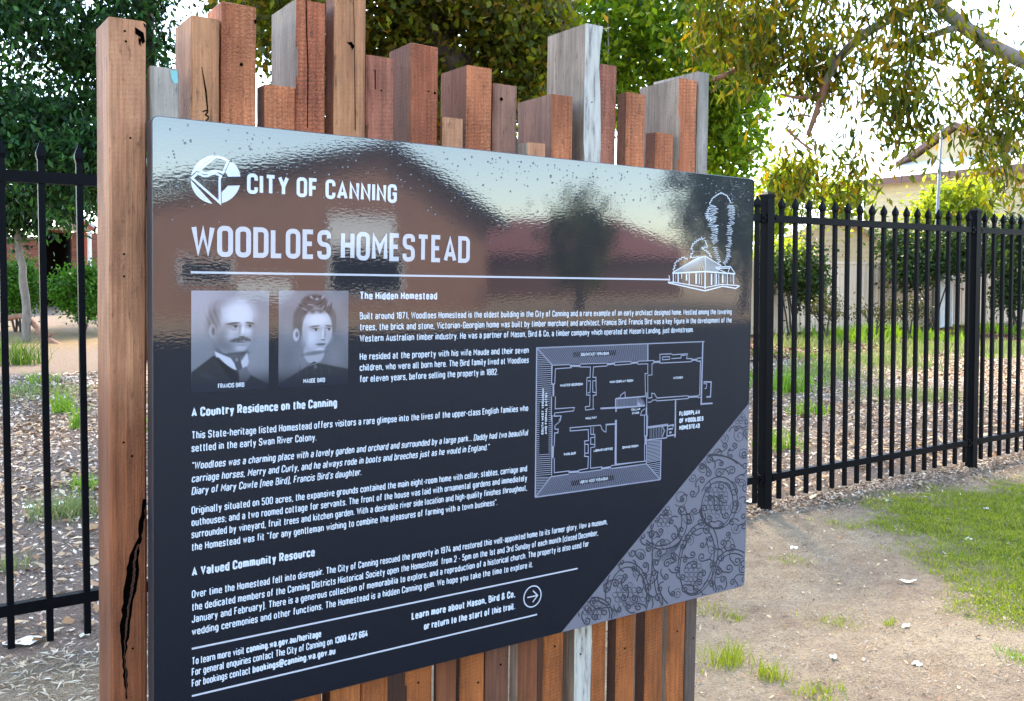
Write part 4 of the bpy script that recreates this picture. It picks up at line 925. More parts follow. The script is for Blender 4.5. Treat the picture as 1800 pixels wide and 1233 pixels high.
# ------------------------------------------------------------------ steel fence
FA = -0.00514; FD = np.array([math.cos(FA), math.sin(FA), 0]); FP = np.array([4.75352, 4.06511, 0]); FENCE_N = np.array([-FD[1], FD[0], 0])
fence = empty('steel_fence', tuple(FP), FA, 'tall black steel fence of spear topped pickets running behind the sign', 'fence')
def mesh_obj(me, name, loc, parent):
    o = bpy.data.objects.new(name, me); o.location = loc; return link(o, parent)
mb = MB()
h = .0125
for z0, z1 in ((.055, 2.0),): mb.box(-h, h, -h, h, z0, z1)
me_picket = mb.mesh('picket'); me_picket.materials.append(M['steel'])
mb = MB(); a = .0175
vs = [(s*h, t*h, 1.985) for s, t in ((-1, -1), (1, -1), (1, 1), (-1, 1))]+[(s*a, t*a, 2.003) for s, t in ((-1, -1), (1, -1), (1, 1), (-1, 1))]+[(s*a, t*a, 2.018) for s, t in ((-1, -1), (1, -1), (1, 1), (-1, 1))]+[(0, 0, 2.068)]
fs = [(3, 2, 1, 0)]+[(i, (i+1) % 4, 4+(i+1) % 4, 4+i) for i in range(4)]+[(4+i, 4+(i+1) % 4, 8+(i+1) % 4, 8+i) for i in range(4)]+[(8+i, 8+(i+1) % 4, 12) for i in range(4)]
mb.add(vs, fs); me_tip = mb.mesh('spear_tip'); me_tip.materials.append(M['steel'])
mb = MB(); p = .0325; mb.box(-p, p, -p, p, -.1, 2.06); me_post = mb.mesh('fence_post'); me_post.materials.append(M['steel'])
mb = MB(); q = .037; mb.box(-q, q, -q, q, 2.055, 2.072)
mb.add([(-q, -q, 2.072), (q, -q, 2.072), (q, q, 2.072), (-q, q, 2.072), (0, 0, 2.10)], [(0, 1, 4), (1, 2, 4), (2, 3, 4), (3, 0, 4)]); me_cap = mb.mesh('post_cap'); me_cap.materials.append(M['steel'])
mb = MB(); mb.box(.0325, 2.46-.0325, -.019, .019, -.045, 0); me_rail = mb.mesh('rail'); me_rail.materials.append(M['steel'])
mb = MB(); mb.box(.0325, .075, -.024, .024, -.05, .005); mb.box(.045, .062, -.034, -.024, -.03, -.014); me_br = mb.mesh('bracket'); me_br.materials.append(M['steel'])
for s in range(-3, 6):
    t0 = 2.46*s
    po = mesh_obj(me_post, 'fence_post', (t0, 0, 0), fence); mesh_obj(me_cap, 'post_cap', (0, 0, 0), po)
    if s == 5: break
    for zt in (1.94, .2324):
        r_ = mesh_obj(me_rail, 'rail', (t0, 0, zt), fence); b_ = mesh_obj(me_br, 'bracket', (0, 0, 0), r_)
        b2 = mesh_obj(me_br, 'bracket', (2.46, 0, 0), r_); b2.scale = (-1, 1, 1)
    off = -.028 if s == -2 else 0
    for k in range(1, 18):
        pk = mesh_obj(me_picket, 'picket', (t0+.139*k+off, 0, 0), fence)
        if s in (-3, -2, -1, 0, 1): mesh_obj(me_tip, 'spear_tip', (0, 0, 0), pk)

# ------------------------------------------------------------------ foliage tools
def leaves(centers, nper, sig, ll, lw, seed, droop=0.3, stretch=(1, 1, 1), fold=.25):
    rs = np.random.RandomState(seed); C = np.repeat(np.asarray(centers), nper, 0); n = len(C)
    off = rs.normal(0, 1, (n, 3)); off *= (sig*rs.uniform(.4, 1.2, (n, 1)))*np.array(stretch)
    P = C+off
    d = rs.normal(0, 1, (n, 3)); d[:, 2] -= droop*3; d /= np.linalg.norm(d, axis=1, keepdims=True)
    q = rs.normal(0, 1, (n, 3)); s = np.cross(d, q); s /= np.linalg.norm(s, axis=1, keepdims=True)+1e-9
    up = np.cross(s, d)
    L_ = ll*rs.uniform(.6, 1.35, (n, 1)); W_l = lw*rs.uniform(.7, 1.25, (n, 1))
    V = np.stack([P, P+d*L_*.5+s*W_l*.5+up*W_l*fold, P+d*L_+up*L_*.0, P+d*L_*.5-s*W_l*.5+up*W_l*fold], 1)
    return V.reshape(-1, 3)
def px_blob(px, py, dep, rx, ry, n, seed, rd=None, thr=-.05, freq=.8):
    """clump centres inside an ellipsoid about a point; rx, ry as seen from the front"""
    rs = random.Random(seed); c = at(px, py, dep); k = dep/FOC; out = []
    RX, RZ = rx*k, ry*k; RD = rd if rd else (RX+RZ)*.45
    tries = 0
    while len(out) < n and tries < n*30:
        tries += 1
        u, v, w = rs.gauss(0, 1), rs.gauss(0, 1), rs.gauss(0, 1); l = math.sqrt(u*u+v*v+w*w); r_ = rs.random()**.38
        u, v, w = u/l*r_, v/l*r_, w/l*r_
        p = c+np.array([CR[0], CR[1], 0])*u*RX+np.array([0, 0, 1])*v*RZ+np.array([CF[0], CF[1], 0])*w*RD
        if noise.noise(Vector(p*freq)+Vector((seed, 0, 0))) < thr-.25*(1-r_): continue
        out.append(p)
    return out
def foliage(parent, centers, nper, sig, ll, lw, mat, seed, droop=.3, name='crown', stretch=(1, 1, 1)):
    V = leaves(centers, nper, sig, ll, lw, seed, droop, stretch)
    if parent is not None: V = V-np.array(parent.location)
    o = np_mesh(name, V, 4, mat, parent); tag(o, kind='stuff'); return o
def limb(parent, pts, r0, r1, mat, name='limb', seg=7, wob=0.0, seed=1, n=10):
    """smooth tapering branch through world points"""
    P = [Vector(p) for p in pts]; out = []; 
    for i in range(len(P)-1):
        p0, p1, p2, p3 = P[max(i-1, 0)], P[i], P[i+1], P[min(i+2, len(P)-1)]
        m_ = max(2, n//(len(P)-1))
        for k in range(m_):
            t = k/m_; out.append(.5*((2*p1)+(p2-p0)*t+(2*p0-5*p1+4*p2-p3)*t*t+(3*p1-p0-3*p2+p3)*t**3))
    out.append(P[-1]); L0 = len(out)
    for i, p in enumerate(out):
        p += Vector((noise.noise(Vector((i*.7, seed, 0))), noise.noise(Vector((i*.7, seed, 5))), 0))*wob
    org = Vector(parent.location) if parent is not None else Vector((0, 0, 0))
    mb = MB(); mb.smooth = True
    mb.tube([p-org for p in out], [(r0+(r1-r0)*i/(L0-1))*(1+.12*noise.noise(Vector((i*1.1, seed, 9)))) for i in range(L0)], seg)
    return mb.build(name, mat, parent)
M['bark_dark'] = basic('bark_dark', (.060, .042, .032), .9, .45, 14, .8, 40, stretch=(1, 1, .25))
M['bark_grey'] = basic('bark_grey', (.17, .14, .12), .9, .4, 12, .8, 40, stretch=(1, 1, .25))
M['bark_red'] = basic('bark_red', (.22, .10, .06), .8, .4, 12, .5, 40)
M['leaf_dark'] = leaf_mat('leaf_dark', [(.003, .010, .005), (.010, .034, .012), (.030, .10, .028), (.005, .018, .008), (.06, .16, .035)], .30, .5, (1.4, 1.6, .4))
M['leaf_olive'] = leaf_mat('leaf_olive', [(.02, .03, .006), (.06, .08, .010), (.16, .17, .012), (.03, .045, .008), (.20, .12, .015)], .5, .45)
M['leaf_lime'] = leaf_mat('leaf_lime', [(.04, .085, .008), (.09, .17, .012), (.18, .25, .012), (.04, .11, .02), (.26, .29, .015)], .58, .45)
M['leaf_gum'] = leaf_mat('leaf_gum', [(.022, .036, .008), (.05, .075, .010), (.13, .15, .015), (.03, .045, .010), (.20, .12, .015), (.09, .13, .012)], .6, .4)
M['leaf_yellow'] = leaf_mat('leaf_yellow', [(.16, .22, .02), (.22, .27, .025), (.28, .32, .05), (.12, .18, .02)], .58, .45)
M['leaf_shrub'] = leaf_mat('leaf_shrub', [(.03, .09, .012), (.05, .14, .018), (.085, .21, .02), (.04, .11, .015)], .35, .4, (1.3, 1.5, .5))
M['leaf_hedge'] = leaf_mat('leaf_hedge', [(.015, .032, .010), (.025, .05, .014), (.05, .08, .02)], .3, .45)
M['blade'] = leaf_mat('grass_blade', [(.15, .19, .008), (.22, .27, .012), (.30, .32, .02), (.42, .36, .09), (.13, .20, .012)], .4, .5, (1.3, 1.4, .6))
M['blade_dark'] = leaf_mat('dark_blade', [(.03, .07, .012), (.06, .12, .02), (.09, .14, .03)], .35, .5)
M['blade_pale'] = leaf_mat('sage_blade', [(.13, .18, .07), (.20, .24, .10), (.26, .27, .13), (.15, .20, .05)], .4, .6, (1.2, 1.2, .7))
M['blade_lime'] = leaf_mat('lime_blade', [(.10, .22, .02), (.17, .30, .03), (.22, .33, .04), (.09, .19, .03)], .45, .5, (1.3, 1.3, .5))

def tree(name, label, base, trunk, r0, r1, blobs, leafm, barkm, nper, sig, ll, lw, seed, droop=.3, limbs=8, group=None, stretch=(1, 1, 1), thr=-.05, cat='tree', rl=.05):
    b = np.array(base, float); root = empty(name, tuple(b), 0, label, cat, group)
    limb(root, trunk, r0, r1, barkm, 'trunk', 10, .04, seed, 16)
    C_ = []
    for i, bl in enumerate(blobs): C_ += px_blob(*bl[:6], seed*17+i, bl[6] if len(bl) > 6 else None, thr)
    rs = random.Random(seed); tr = [Vector(p) for p in trunk]
    for i in range(limbs):
        c = Vector(rs.choice(C_)); t = rs.uniform(.45, 1); k = min(len(tr)-2, int(t*(len(tr)-1))); s = tr[k].lerp(tr[k+1], t*(len(tr)-1)-k)
        mid_ = s.lerp(c, .5)+Vector((rs.uniform(-.4, .4), rs.uniform(-.4, .4), rs.uniform(.1, .6)))
        limb(root, [s, mid_, c], rl*rs.uniform(.7, 1.2), rl*.15, barkm, 'limb', 6, .05, seed+i, 9)
    foliage(root, C_, nper, sig, ll, lw, leafm, seed, droop, stretch=stretch)
    return root
G = lambda x, y: np.array([x, y, ground_h(x, y)-.05])
def base_under(px, dep): p = at(px, 497, dep); return G(p[0], p[1])

# left: dark leafy tree with drooping whorls
bA = base_under(262, 15)
tree('broadleaf_tree', 'big dark green tree filling the upper left, its trunk behind the thick left post', bA, [bA, at(262, 260, 15), at(258, 60, 15), at(250, -250, 15), at(240, -500, 15.2)], .17, .10,
     [(110, 60, 14.5, 210, 230, 250, 1.5), (60, 260, 14, 170, 110, 95, 1.0), (330, -90, 15.5, 200, 130, 130, 1.6), (90, -350, 15, 330, 260, 260, 2.8), (-200, 60, 15, 220, 300, 150, 2.0), (150, 300, 14.3, 70, 70, 50, .8)],
     M['leaf_dark'], M['bark_dark'], 50, .20, .15, .058, 3, .35, 16, thr=.0, rl=.04)
bA2 = base_under(45, 17.5)
tree('young_tree', 'young tree with a bare slim grey trunk in front of the brick building', bA2, [bA2, at(46, 540, 17.5), at(38, 470, 17.5), at(30, 400, 17.5), at(40, 330, 17.5)], .085, .05,
     [(30, 345, 17.5, 62, 60, 60, .8), (70, 300, 17.5, 60, 60, 50, .8)], M['leaf_dark'], M['bark_grey'], 50, .26, .15, .06, 4, .4, 5, rl=.03)
bA3 = base_under(200, 24)
tree('background_tree', 'dark tree close beside the brick building and its porch', bA3, [bA3, at(205, 420, 24), at(200, 300, 24), at(190, 150, 24)], .16, .08,
     [(120, 318, 21, 75, 45, 90, 1.5), (210, 320, 22, 50, 70, 50, 1.4)], M['leaf_dark'], M['bark_dark'], 50, .36, .19, .075, 14, .3, 6)
# centre: olive tree with thick leaning limb
bB = base_under(905, 12.5)
tree('spreading_tree', 'olive leaved tree with a thick dark leaning trunk behind the middle of the timbers', bB, [bB, at(905, 330, 12.5), at(845, 170, 12.4), at(760, 60, 12.2), at(690, -30, 12), at(650, -160, 11.8)], .22, .14,
     [(700, 10, 12, 300, 170, 360, 2.2), (900, 80, 12.5, 90, 150, 90, 1.1), (560, 190, 13, 130, 90, 80, 1.3), (800, 200, 13.4, 160, 80, 90, 1.1), (640, -330, 12.5, 430, 300, 330, 3.6)],
     M['leaf_olive'], M['bark_dark'], 54, .23, .12, .07, 5, .15, 18, rl=.06, thr=-.05)
bC = base_under(1180, 20)
tree('leafy_tree', 'bright green tree seen between the tallest timbers and the gum branches', bC, [bC, at(1180, 330, 20), at(1150, 150, 20), at(1120, 30, 20), at(1090, -150, 20)], .22, .12,
     [(1130, 80, 19, 210, 160, 250, 2.4), (1060, -60, 20, 150, 120, 100, 2.2), (1280, 190, 19.5, 75, 120, 75, 1.4), (1275, 290, 20, 50, 60, 34, 1.0), (980, 130, 19, 80, 130, 100, 1.5), (1130, -300, 20, 330, 200, 200, 4)],
     M['leaf_lime'], M['bark_grey'], 46, .28, .17, .10, 6, .15, 16, rl=.05, thr=-.03)
limb(bpy.data.objects['leafy_tree'], [at(1350, 20, 18), at(1250, 45, 18), at(1200, 72, 18.5), at(1120, 62, 19), at(1060, 100, 19.5)], .07, .03, M['bark_grey'], 'limb', 7, .06, 9, 14)
# overhanging gum, upper right
bD = G(17.0, 2.0)
gum = tree('gum_tree', 'gum tree reaching in from the upper right with long hanging leaves', bD, [bD, Vector(bD)+Vector((-.3, .2, 3)), Vector(bD)+Vector((-1.0, .3, 5.5)), at(2150, -300, 10.5), at(1800, -330, 9.5), at(1640, -250, 9.0)], .26, .12,
     [(1480, 35, 8.6, 240, 80, 74, 1.0), (1600, 100, 8.4, 120, 70, 20, .7), (1768, 130, 8.2, 60, 140, 32, .7), (1745, 300, 8.6, 36, 60, 9, .4), (1330, 60, 9, 130, 80, 36, .8), (1500, 180, 8.6, 90, 45, 16, .5), (1610, 205, 8.6, 60, 40, 12, .3),
      (1560, -190, 8, 420, 200, 260, 2.2), (1395, 330, 9.3, 34, 62, 14, .3), (1500, 300, 9, 26, 70, 12, .3), (1560, 305, 9.5, 44, 26, 12, .3), (1440, 120, 9.1, 60, 50, 26, .4)],
     M['leaf_gum'], M['bark_grey'], 32, .17, .13, .034, 7, .55, 14, stretch=(1, 1, 1.3), rl=.035, thr=-.02)
limb(gum, [at(1600, -40, 8.6), at(1650, 10, 8.6), at(1700, 52, 8.7), at(1760, 90, 8.8), at(1830, 120, 9)], .055, .075, M['bark_grey'], 'limb', 9, .02, 3, 14)
limb(gum, [at(1690, 45, 8.7), at(1640, 62, 8.6), at(1600, 75, 8.6), at(1560, 78, 8.5)], .04, .018, M['bark_grey'], 'limb', 8, .02, 4, 10)
limb(gum, [at(1452, 148, 9), at(1442, 176, 9), at(1432, 205, 9), at(1420, 238, 9)], .038, .022, M['bark_red'], 'broken_limb', 8, .01, 5, 10)
limb(gum, [at(1440, 165, 9), at(1415, 172, 9), at(1388, 170, 9), at(1372, 165, 9)], .022, .010, M['bark_red'], 'broken_limb', 7, .01, 6, 10)
limb(gum, [at(1425, 205, 9), at(1400, 203, 9), at(1383, 225, 9), at(1398, 243, 9), at(1428, 265, 9), at(1432, 252, 9), at(1424, 240, 9)], .010, .007, M['bark_red'], 'twig', 6, .0, 7, 20)
limb(gum, [at(1385, 228, 9), at(1405, 248, 9), at(1427, 264, 9)], .014, .012, M['bark_red'], 'twig', 6, .0, 8, 8)
limb(gum, [at(1610, 10, 8.7), at(1520, 60, 8.8), at(1470, 110, 9), at(1450, 150, 9)], .05, .038, M['bark_grey'], 'limb', 8, .03, 12, 12)
limb(gum, [at(1320, 110, 9), at(1280, 130, 9), at(1255, 140, 9)], .02, .03, M['bark_red'], 'limb', 6, .03, 13, 6)
limb(gum, [at(1835, 160, 8.6), at(1790, 180, 8.6), at(1765, 260, 8.6), at(1770, 330, 8.6)], .02, .006, M['bark_dark'], 'twig', 6, .03, 14, 12)
# unseen separate tree, put in above the frame to shade sign and ground
over = empty('shade_tree', tuple(G(9.5, 12.6)), 0, 'unseen tall tree added behind the sign, its crown above the frame giving shade', 'tree')
limb(over, [G(9.5, 12.6), (9.4, 12.4, 4), (9.0, 12.0, 7), (8.4, 11.5, 9.4)], .3, .15, M['bark_dark'], 'trunk', 10, .05, 21, 14)
rs = random.Random(8); Cc = []
for (cx_, cy_, cz, rx_, ry_, rz_, n_) in [(3.2, 10.2, 11.0, 4.6, 3.4, 2.6, 300), (7.5, 8.5, 10.0, 4.2, 3.2, 2.2, 60)]:
    k = 0
    while k < n_:
        u, v, w = rs.uniform(-1, 1), rs.uniform(-1, 1), rs.uniform(-1, 1)
        if u*u+v*v+w*w > 1: continue
        Cc.append(np.array([cx_+u*rx_, cy_+v*ry_, cz+w*rz_])); k += 1
for i in range(12):
    c = rs.choice(Cc); limb(over, [(8.6, 11.7, 8.6), tuple((np.array([8.6, 11.7, 9.5])+c)/2+np.array([0, 0, .6])), tuple(c)], .10, .02, M['bark_dark'], 'limb', 6, .06, 30+i, 9)
foliage(over, Cc, 46, .42, .17, .08, M['leaf_olive'], 9, .2)

# ------------------------------------------------------------------ right hand background: house, fence, shrubs
M['weatherboard'] = basic('cream_weatherboard', (.46, .345, .19), .6, .08, 3, .1, 30)
M['metal_roof'] = basic('pale_metal_roof', (.62, .64, .66), .35, .05, 3)
M['fascia'] = basic('brown_fascia', (.13, .055, .04), .6, .1, 5)
M['colorbond'] = basic('beige_fence_sheet', (.58, .42, .29), .5, .06, 2)
M['white_paint'] = basic('white_paint', (.72, .72, .70), .5, .05, 5)
M['galv'] = basic('galvanised_pole', (.20, .195, .19), .45, .1, 6, metallic=.4)
house = empty('weatherboard_house', (35, 18, .3), 0, 'two storey cream weatherboard house with white metal roof behind the beige fence', 'house')
def boards_x(mb, X, y0, y1, z0, z1, step=.20, mi=0):
    """lapped boards on a wall facing -X"""
    z = z0
    while z < z1-1e-6:
        zt = min(z+step, z1); mb.add([(X-.03, y0, z), (X-.03, y1, z), (X-.004, y1, zt), (X-.004, y0, zt)], [(0, 3, 2, 1)], mi)
        mb.add([(X-.03, y0, z), (X-.03, y1, z), (X, y1, z), (X, y0, z)], [(0, 1, 2, 3)], mi); z = zt
ZE = 5.75
mb = MB(); boards_x(mb, 0, -14, 6.6, -.4, ZE-.3); mb.box(0, 9, -14, 6.6, -.4, ZE-.3); mb.build('wall', M['weatherboard'], house)
mb = MB(); mb.prism([(-.55, ZE-.32), (4.6, ZE+1.7), (9.6, ZE-.3), (9.6, ZE-.2), (4.6, ZE+1.85), (-.55, ZE-.2)], 1, -14.5, 7.1)
rf = mb.build('roof', M['metal_roof'], house)
mb = MB(); mb.box(-.62, -.55, -14.5, 7.1, ZE-.46, ZE-.2); mb.build('gutter', M['fascia'], house)
# gablet over the roof, facing the lane
mb = MB(); mb.prism([(-.6, ZE+.55), (2.2, ZE+1.75), (5.0, ZE+.55)], 0, 1.2, 6.0)
gb = MB(); gy0, gy1, gz = 1.2, 5.4, ZE+.55
gb.prism([(gy0, gz), (gy1, gz), ((gy0+gy1)/2, gz+1.15)], 0, 1.4, 5.5); gb.build('gable', M['weatherboard'], house)
gb = MB(); ym = (gy0+gy1)/2
gb.prism([(gy0-.5, gz-.12), (ym, gz+1.25), (gy1+.5, gz-.12), (gy1+.5, gz+.08), (ym, gz+1.48), (gy0-.5, gz+.08)], 0, 1.15, 5.6); gb.build('barge_board', M['fascia'], house)
def window_x(parent, X, y0, y1, z0, z1):
    mb = MB(); t = .07
    mb.box(X-.05, X, y0, y1, z0, z0+t); mb.box(X-.05, X, y0, y1, z1-t, z1); mb.box(X-.05, X, y0, y0+t, z0+t, z1-t); mb.box(X-.05, X, y1-t, y1, z0+t, z1-t); mb.box(X-.045, X, (y0+y1)/2-.03, (y0+y1)/2+.03, z0+t, z1-t)
    f = mb.build('window', M['white_paint'], parent); mb = MB(); mb.box(X-.032, X-.02, y0+t, y1-t, z0+t, z1-t); mb.build('pane', M['glass'], f); return f
window_x(house, -.031, 5.0, 6.1, 1.5, 2.5)
mb = MB(); mb.box(-.10, -.031, 4.2, 4.9, 1.45, 2.75); mb.build('meter_cupboard', M['white_paint'], house)
# lower wing with gable to the left
wing = empty('weatherboard_shed', (27.5, 21.5, .35), 0, 'low cream weatherboard outbuilding with a pale gable roof left of the house', 'shed')
mb = MB(); gx0, gx1, zw = -2.6, 5.2, 2.3
z = -.3
def gab_w(z): return (gx0, gx1) if z <= zw else (gx0+(z-zw)/.33, gx1-(z-zw)/.33)
while z < zw+1.25:
    a0_, a1_ = gab_w(z); b0_, b1_ = gab_w(z+.2)
    mb.add([(a0_, -.03, z), (a1_, -.03, z), (b1_, -.004, z+.2), (b0_, -.004, z+.2)], [(0, 1, 2, 3)]); mb.add([(a0_, -.03, z), (a1_, -.03, z), (a1_, 0, z), (a0_, 0, z)], [(3, 2, 1, 0)]); z += .2
mb.prism([(gx0, -.3), (gx1, -.3), (gx1, zw), ((gx0+gx1)/2, zw+1.28), (gx0, zw)], 1, .002, 6); mb.build('wall', M['weatherboard'], wing)
mb = MB(); gm = (gx0+gx1)/2
mb.prism([(gx0-.4, zw-.13), (gm, zw+1.29), (gx1+.4, zw-.13), (gx1+.4, zw-.02), (gm, zw+1.42), (gx0-.4, zw-.02)], 1, -.35, 6.3); mb.build('roof', M['metal_roof'], wing)
mb = MB(); mb.prism([(gx0-.4, zw-.16), (gm, zw+1.26), (gx1+.4, zw-.16), (gx1+.4, zw+.03), (gm, zw+1.47), (gx0-.4, zw+.03)], 1, -.40, -.352); mb.build('barge_board', basic('cream_trim', (.60, .50, .28), .6), wing)
# beige sheet fence, one bay after another
bf = empty('sheet_fence', (0, 15.2, .22), 0, 'beige ribbed metal boundary fence in front of the cream house', 'fence')
mb = MB(); prof = []
x = 0
while x < 2.33:
    prof += [(x, 0), (x+.055, 0), (x+.075, -.03), (x+.125, -.03), (x+.145, 0)]; x += .20
prof = [(min(px, 2.33), py) for px, py in prof]
vs = []; fs = []
for px, py in prof: vs += [(px, py, .02), (px, py, 1.76)]
for i in range(len(prof)-1): fs.append((2*i, 2*i+2, 2*i+3, 2*i+1))
mb.add(vs, fs); me_sheet = mb.mesh('panel_sheet'); me_sheet.materials.append(M['colorbond'])
mb = MB(); mb.box(-.03, .03, -.045, .03, -.1, 1.84); me_fp = mb.mesh('sheet_post'); me_fp.materials.append(M['colorbond'])
mb = MB(); mb.box(.03, 2.35, -.04, .03, 1.76, 1.82); mb.box(.03, 2.35, -.04, .03, -.04, .02); me_fr = mb.mesh('channel_rail'); me_fr.materials.append(M['colorbond'])
for k in range(13):
    x = 8.0+2.38*k; mesh_obj(me_fp, 'sheet_post', (x, 0, 0), bf); mesh_obj(me_sheet, 'panel_sheet', (x+.03, 0, 0), bf); mesh_obj(me_fr, 'channel_rail', (x, 0, 0), bf)
# light pole and meter boxes
pp = on_plane(1641, 560, 1, 14.6); pt = on_plane(1655, 226, 1, 14.6); zb = ground_h(0, 14.6)
pole = empty('light_pole', (pp[0], pp[1], zb), 0, 'slim grey metal pole rising above the fence beside the white meter boxes', 'pole')
mb = MB(); mb.smooth = True; mb.tube([(0, 0, -.1), (0, 0, 1.7), (.02, 0, 1.75), (pt[0]-pp[0], 0, pt[2]-zb)], [.055, .055, .05, .038], 10); mb.build('shaft', M['galv'], pole)
hx, hz = pt[0]-pp[0], pt[2]-zb
mb = MB(); mb.box(hx-.07, hx+.07, -.05, .05, hz-.02, hz+.10); mb.tube([(hx-.28, 0, hz+.22), (hx, 0, hz+.06), (hx+.22, 0, hz+.12)], .022, 6); mb.build('bracket_arm', M['galv'], pole)
for (xa, xb_, ya, yb_, nm, lb) in [(1649, 1663, 460, 495, 'meter_box', 'white meter box on a wide white post beside the grey pole'), (1669, 1681, 460, 495, 'meter_box', 'second white meter box, right of the one on the wide post')]:
    P0, P1 = on_plane(xa, yb_, 1, 14.7), on_plane(xb_, ya, 1, 14.7)
    bx = empty(nm, ((P0[0]+P1[0])/2, 14.7, ground_h(0, 14.7)), 0, lb, 'meter box'); w_ = (P1[0]-P0[0])/2; z0, z1 = P0[2]-ground_h(0, 14.7), P1[2]-ground_h(0, 14.7)
    mb = MB(); mb.box(-w_, w_, -.1, .1, z0, z1); cs = mb.build('case', M['white_paint'], bx)
    mb = MB(); mb.box(-w_+.02, w_-.02, -.112, -.1, z0+.03, z1-.05); mb.build('door', M['white_paint'], cs)
    mb = MB(); mb.box(-w_*.75, w_*.75 if xa < 1660 else -w_*.4, -.06, .06, -.05, z0); mb.build('post', M['white_paint'], bx)
def shrub(name, label, blobs, leafm, nper, sig, ll, lw, seed, group=None, thr=-.2, droop=.1, cat='shrub', dep=None):
    px, py, dp = blobs[0][:3]; p = at(px, py, dp); b = G(p[0], p[1]); root = empty(name, tuple(b), 0, label, cat, group)
    C_ = []
    for i, bl in enumerate(blobs): C_ += px_blob(*bl[:6], seed*13+i, bl[6] if len(bl) > 6 else None, thr, 1.5)
    C_ = [c for c in C_ if c[2] > ground_h(c[0], c[1])+.03]
    rs = random.Random(seed)
    for i in range(4):
        c = Vector(rs.choice(C_)); s = Vector(b)+Vector((rs.uniform(-.1, .1), rs.uniform(-.1, .1), 0)); limb(root, [s, s.lerp(c, .5)+Vector((0, 0, .1)), c], .03, .008, M['bark_dark'], 'stem', 5, .02, i, 6)
    foliage(root, C_, nper, sig, ll, lw, leafm, seed, droop, 'foliage'); return root
shrub('climber_shrub', 'dark climber spilling over the left end of the beige fence', [(1395, 475, 22, 50, 28, 60, .8), (1425, 510, 22, 24, 24, 18, .5)], M['leaf_hedge'], 55, .2, .11, .06, 31)
shrub('lime_shrub', 'sunny lime shrub left of the beige fence, under the low gable', [(1370, 455, 24, 45, 20, 50, .8)], M['leaf_yellow'], 50, .2, .13, .07, 32)
shrub('climber_shrub', 'wide dark shrub hanging over the beige fence near the grey pole', [(1645, 445, 24.5, 80, 36, 110, 1.0), (1580, 435, 25, 34, 20, 26, .6), (1600, 482, 24, 26, 14, 16, .3)], M['leaf_hedge'], 55, .24, .13, .07, 33)
shrub('lime_shrub', 'pale yellow green shrub rising behind the grey pole', [(1680, 358, 28, 52, 34, 70, 1.0), (1640, 385, 28, 36, 18, 24, .7)], M['leaf_yellow'], 45, .26, .18, .09, 34)
shrub('climber_shrub', 'dark green foliage over the beige fence at the right edge', [(1790, 440, 25, 70, 52, 120, 1.0), (1770, 500, 24, 24, 38, 30, .4)], M['leaf_hedge'], 55, .24, .13, .07, 35)
shrub('tall_shrub', 'tall yellow green bush over the fence right of the sign', [(1395, 330, 30, 46, 55, 60, 1.2), (1475, 350, 31, 40, 28, 30, 1.0), (1350, 400, 30, 22, 60, 26, 1.0)], M['leaf_yellow'], 44, .30, .20, .10, 36, thr=-.05)
bE = base_under(1560, 46)
tree('background_tree', 'hazy pale tree far behind the white roof', bE, [bE, at(1600, 330, 46), at(1600, 270, 46)], .2, .1, [(1650, 285, 46, 55, 32, 90, 2), (1610, 320, 46, 80, 30, 80, 2)], M['leaf_lime'], M['bark_grey'], 40, .5, .32, .16, 37, .1, 4)
bF = base_under(1300, 40)
tree('background_tree', 'distant green trees low behind the right edge of the sign', bF, [bF, at(1330, 430, 40), at(1340, 380, 40)], .2, .1, [(1290, 410, 40, 120, 50, 200, 3)], M['leaf_lime'], M['bark_grey'], 46, .5, .32, .17, 38, .1, 5)

# ------------------------------------------------------------------ left hand background: brick building
m, nt, b = new_mat('red_brick'); L = nt.links
tc = N(nt, 'ShaderNodeTexCoord'); mp = N(nt, 'ShaderNodeMapping'); mp.inputs['Rotation'].default_value = (R(90), 0, 0); L.new(tc.outputs['Object'], mp.inputs[0])
br = N(nt, 'ShaderNodeTexBrick', i_Scale=1.0); br.inputs['Brick Width'].default_value = .24; br.inputs['Row Height'].default_value = .086; br.inputs['Mortar Size'].default_value = .006
br.inputs['Color1'].default_value = (.16, .045, .03, 1); br.inputs['Color2'].default_value = (.24, .075, .045, 1); br.inputs['Mortar'].default_value = (.16, .11, .085, 1)
L.new(mp.outputs[0], br.inputs[0]); L.new(br.outputs[0], b.inputs['Base Color']); b.inputs['Roughness'].default_value = .85; M['brick'] = m
M['red_timber'] = basic('red_painted_timber', (.30, .055, .03), .6, .15, 6)
YW = 31.0
def wp(x, y, Y=YW): return on_plane(x, y, 1, Y)
gh = ground_h(0, YW)
bb_ = empty('brick_building', (float(wp(60, 500)[0]), YW, gh), 0, 'dark red brick building with an open black doorway under a small gabled porch', 'building')
ox = bb_.location.x
def X_(px, Y=YW): return float(wp(px, 500, Y)[0])-ox
def Z_(py, px=100, Y=YW): return float(wp(px, py, Y)[2])-gh
mb = MB(); mb.box(X_(-160), X_(82), 0, .25, -.3, Z_(422)); mb.box(X_(128), X_(330), 0, .25, -.3, Z_(408)); mb.box(X_(82), X_(128), 0, .25, Z_(409), Z_(403)); mb.build('wall', M['brick'], bb_)
mb = MB(); mb.box(X_(-162), X_(62), -.06, .3, Z_(422)+.002, Z_(418)); mb.build('flashing', M['galv'], bb_)
mb = MB(); mb.box(X_(-160), X_(55), .3, 6, Z_(430), Z_(419.5)); mb.build('low_roof', M['metal_roof'], bb_)
mb = MB(); mb.box(X_(82)+.01, X_(128)-.01, .26, 4, -.3, Z_(409)); 
m, nt, b = new_mat('dark_interior'); b.inputs['Base Color'].default_value = (.012, .008, .007, 1); b.inputs['Roughness'].default_value = 1; M['dark'] = m
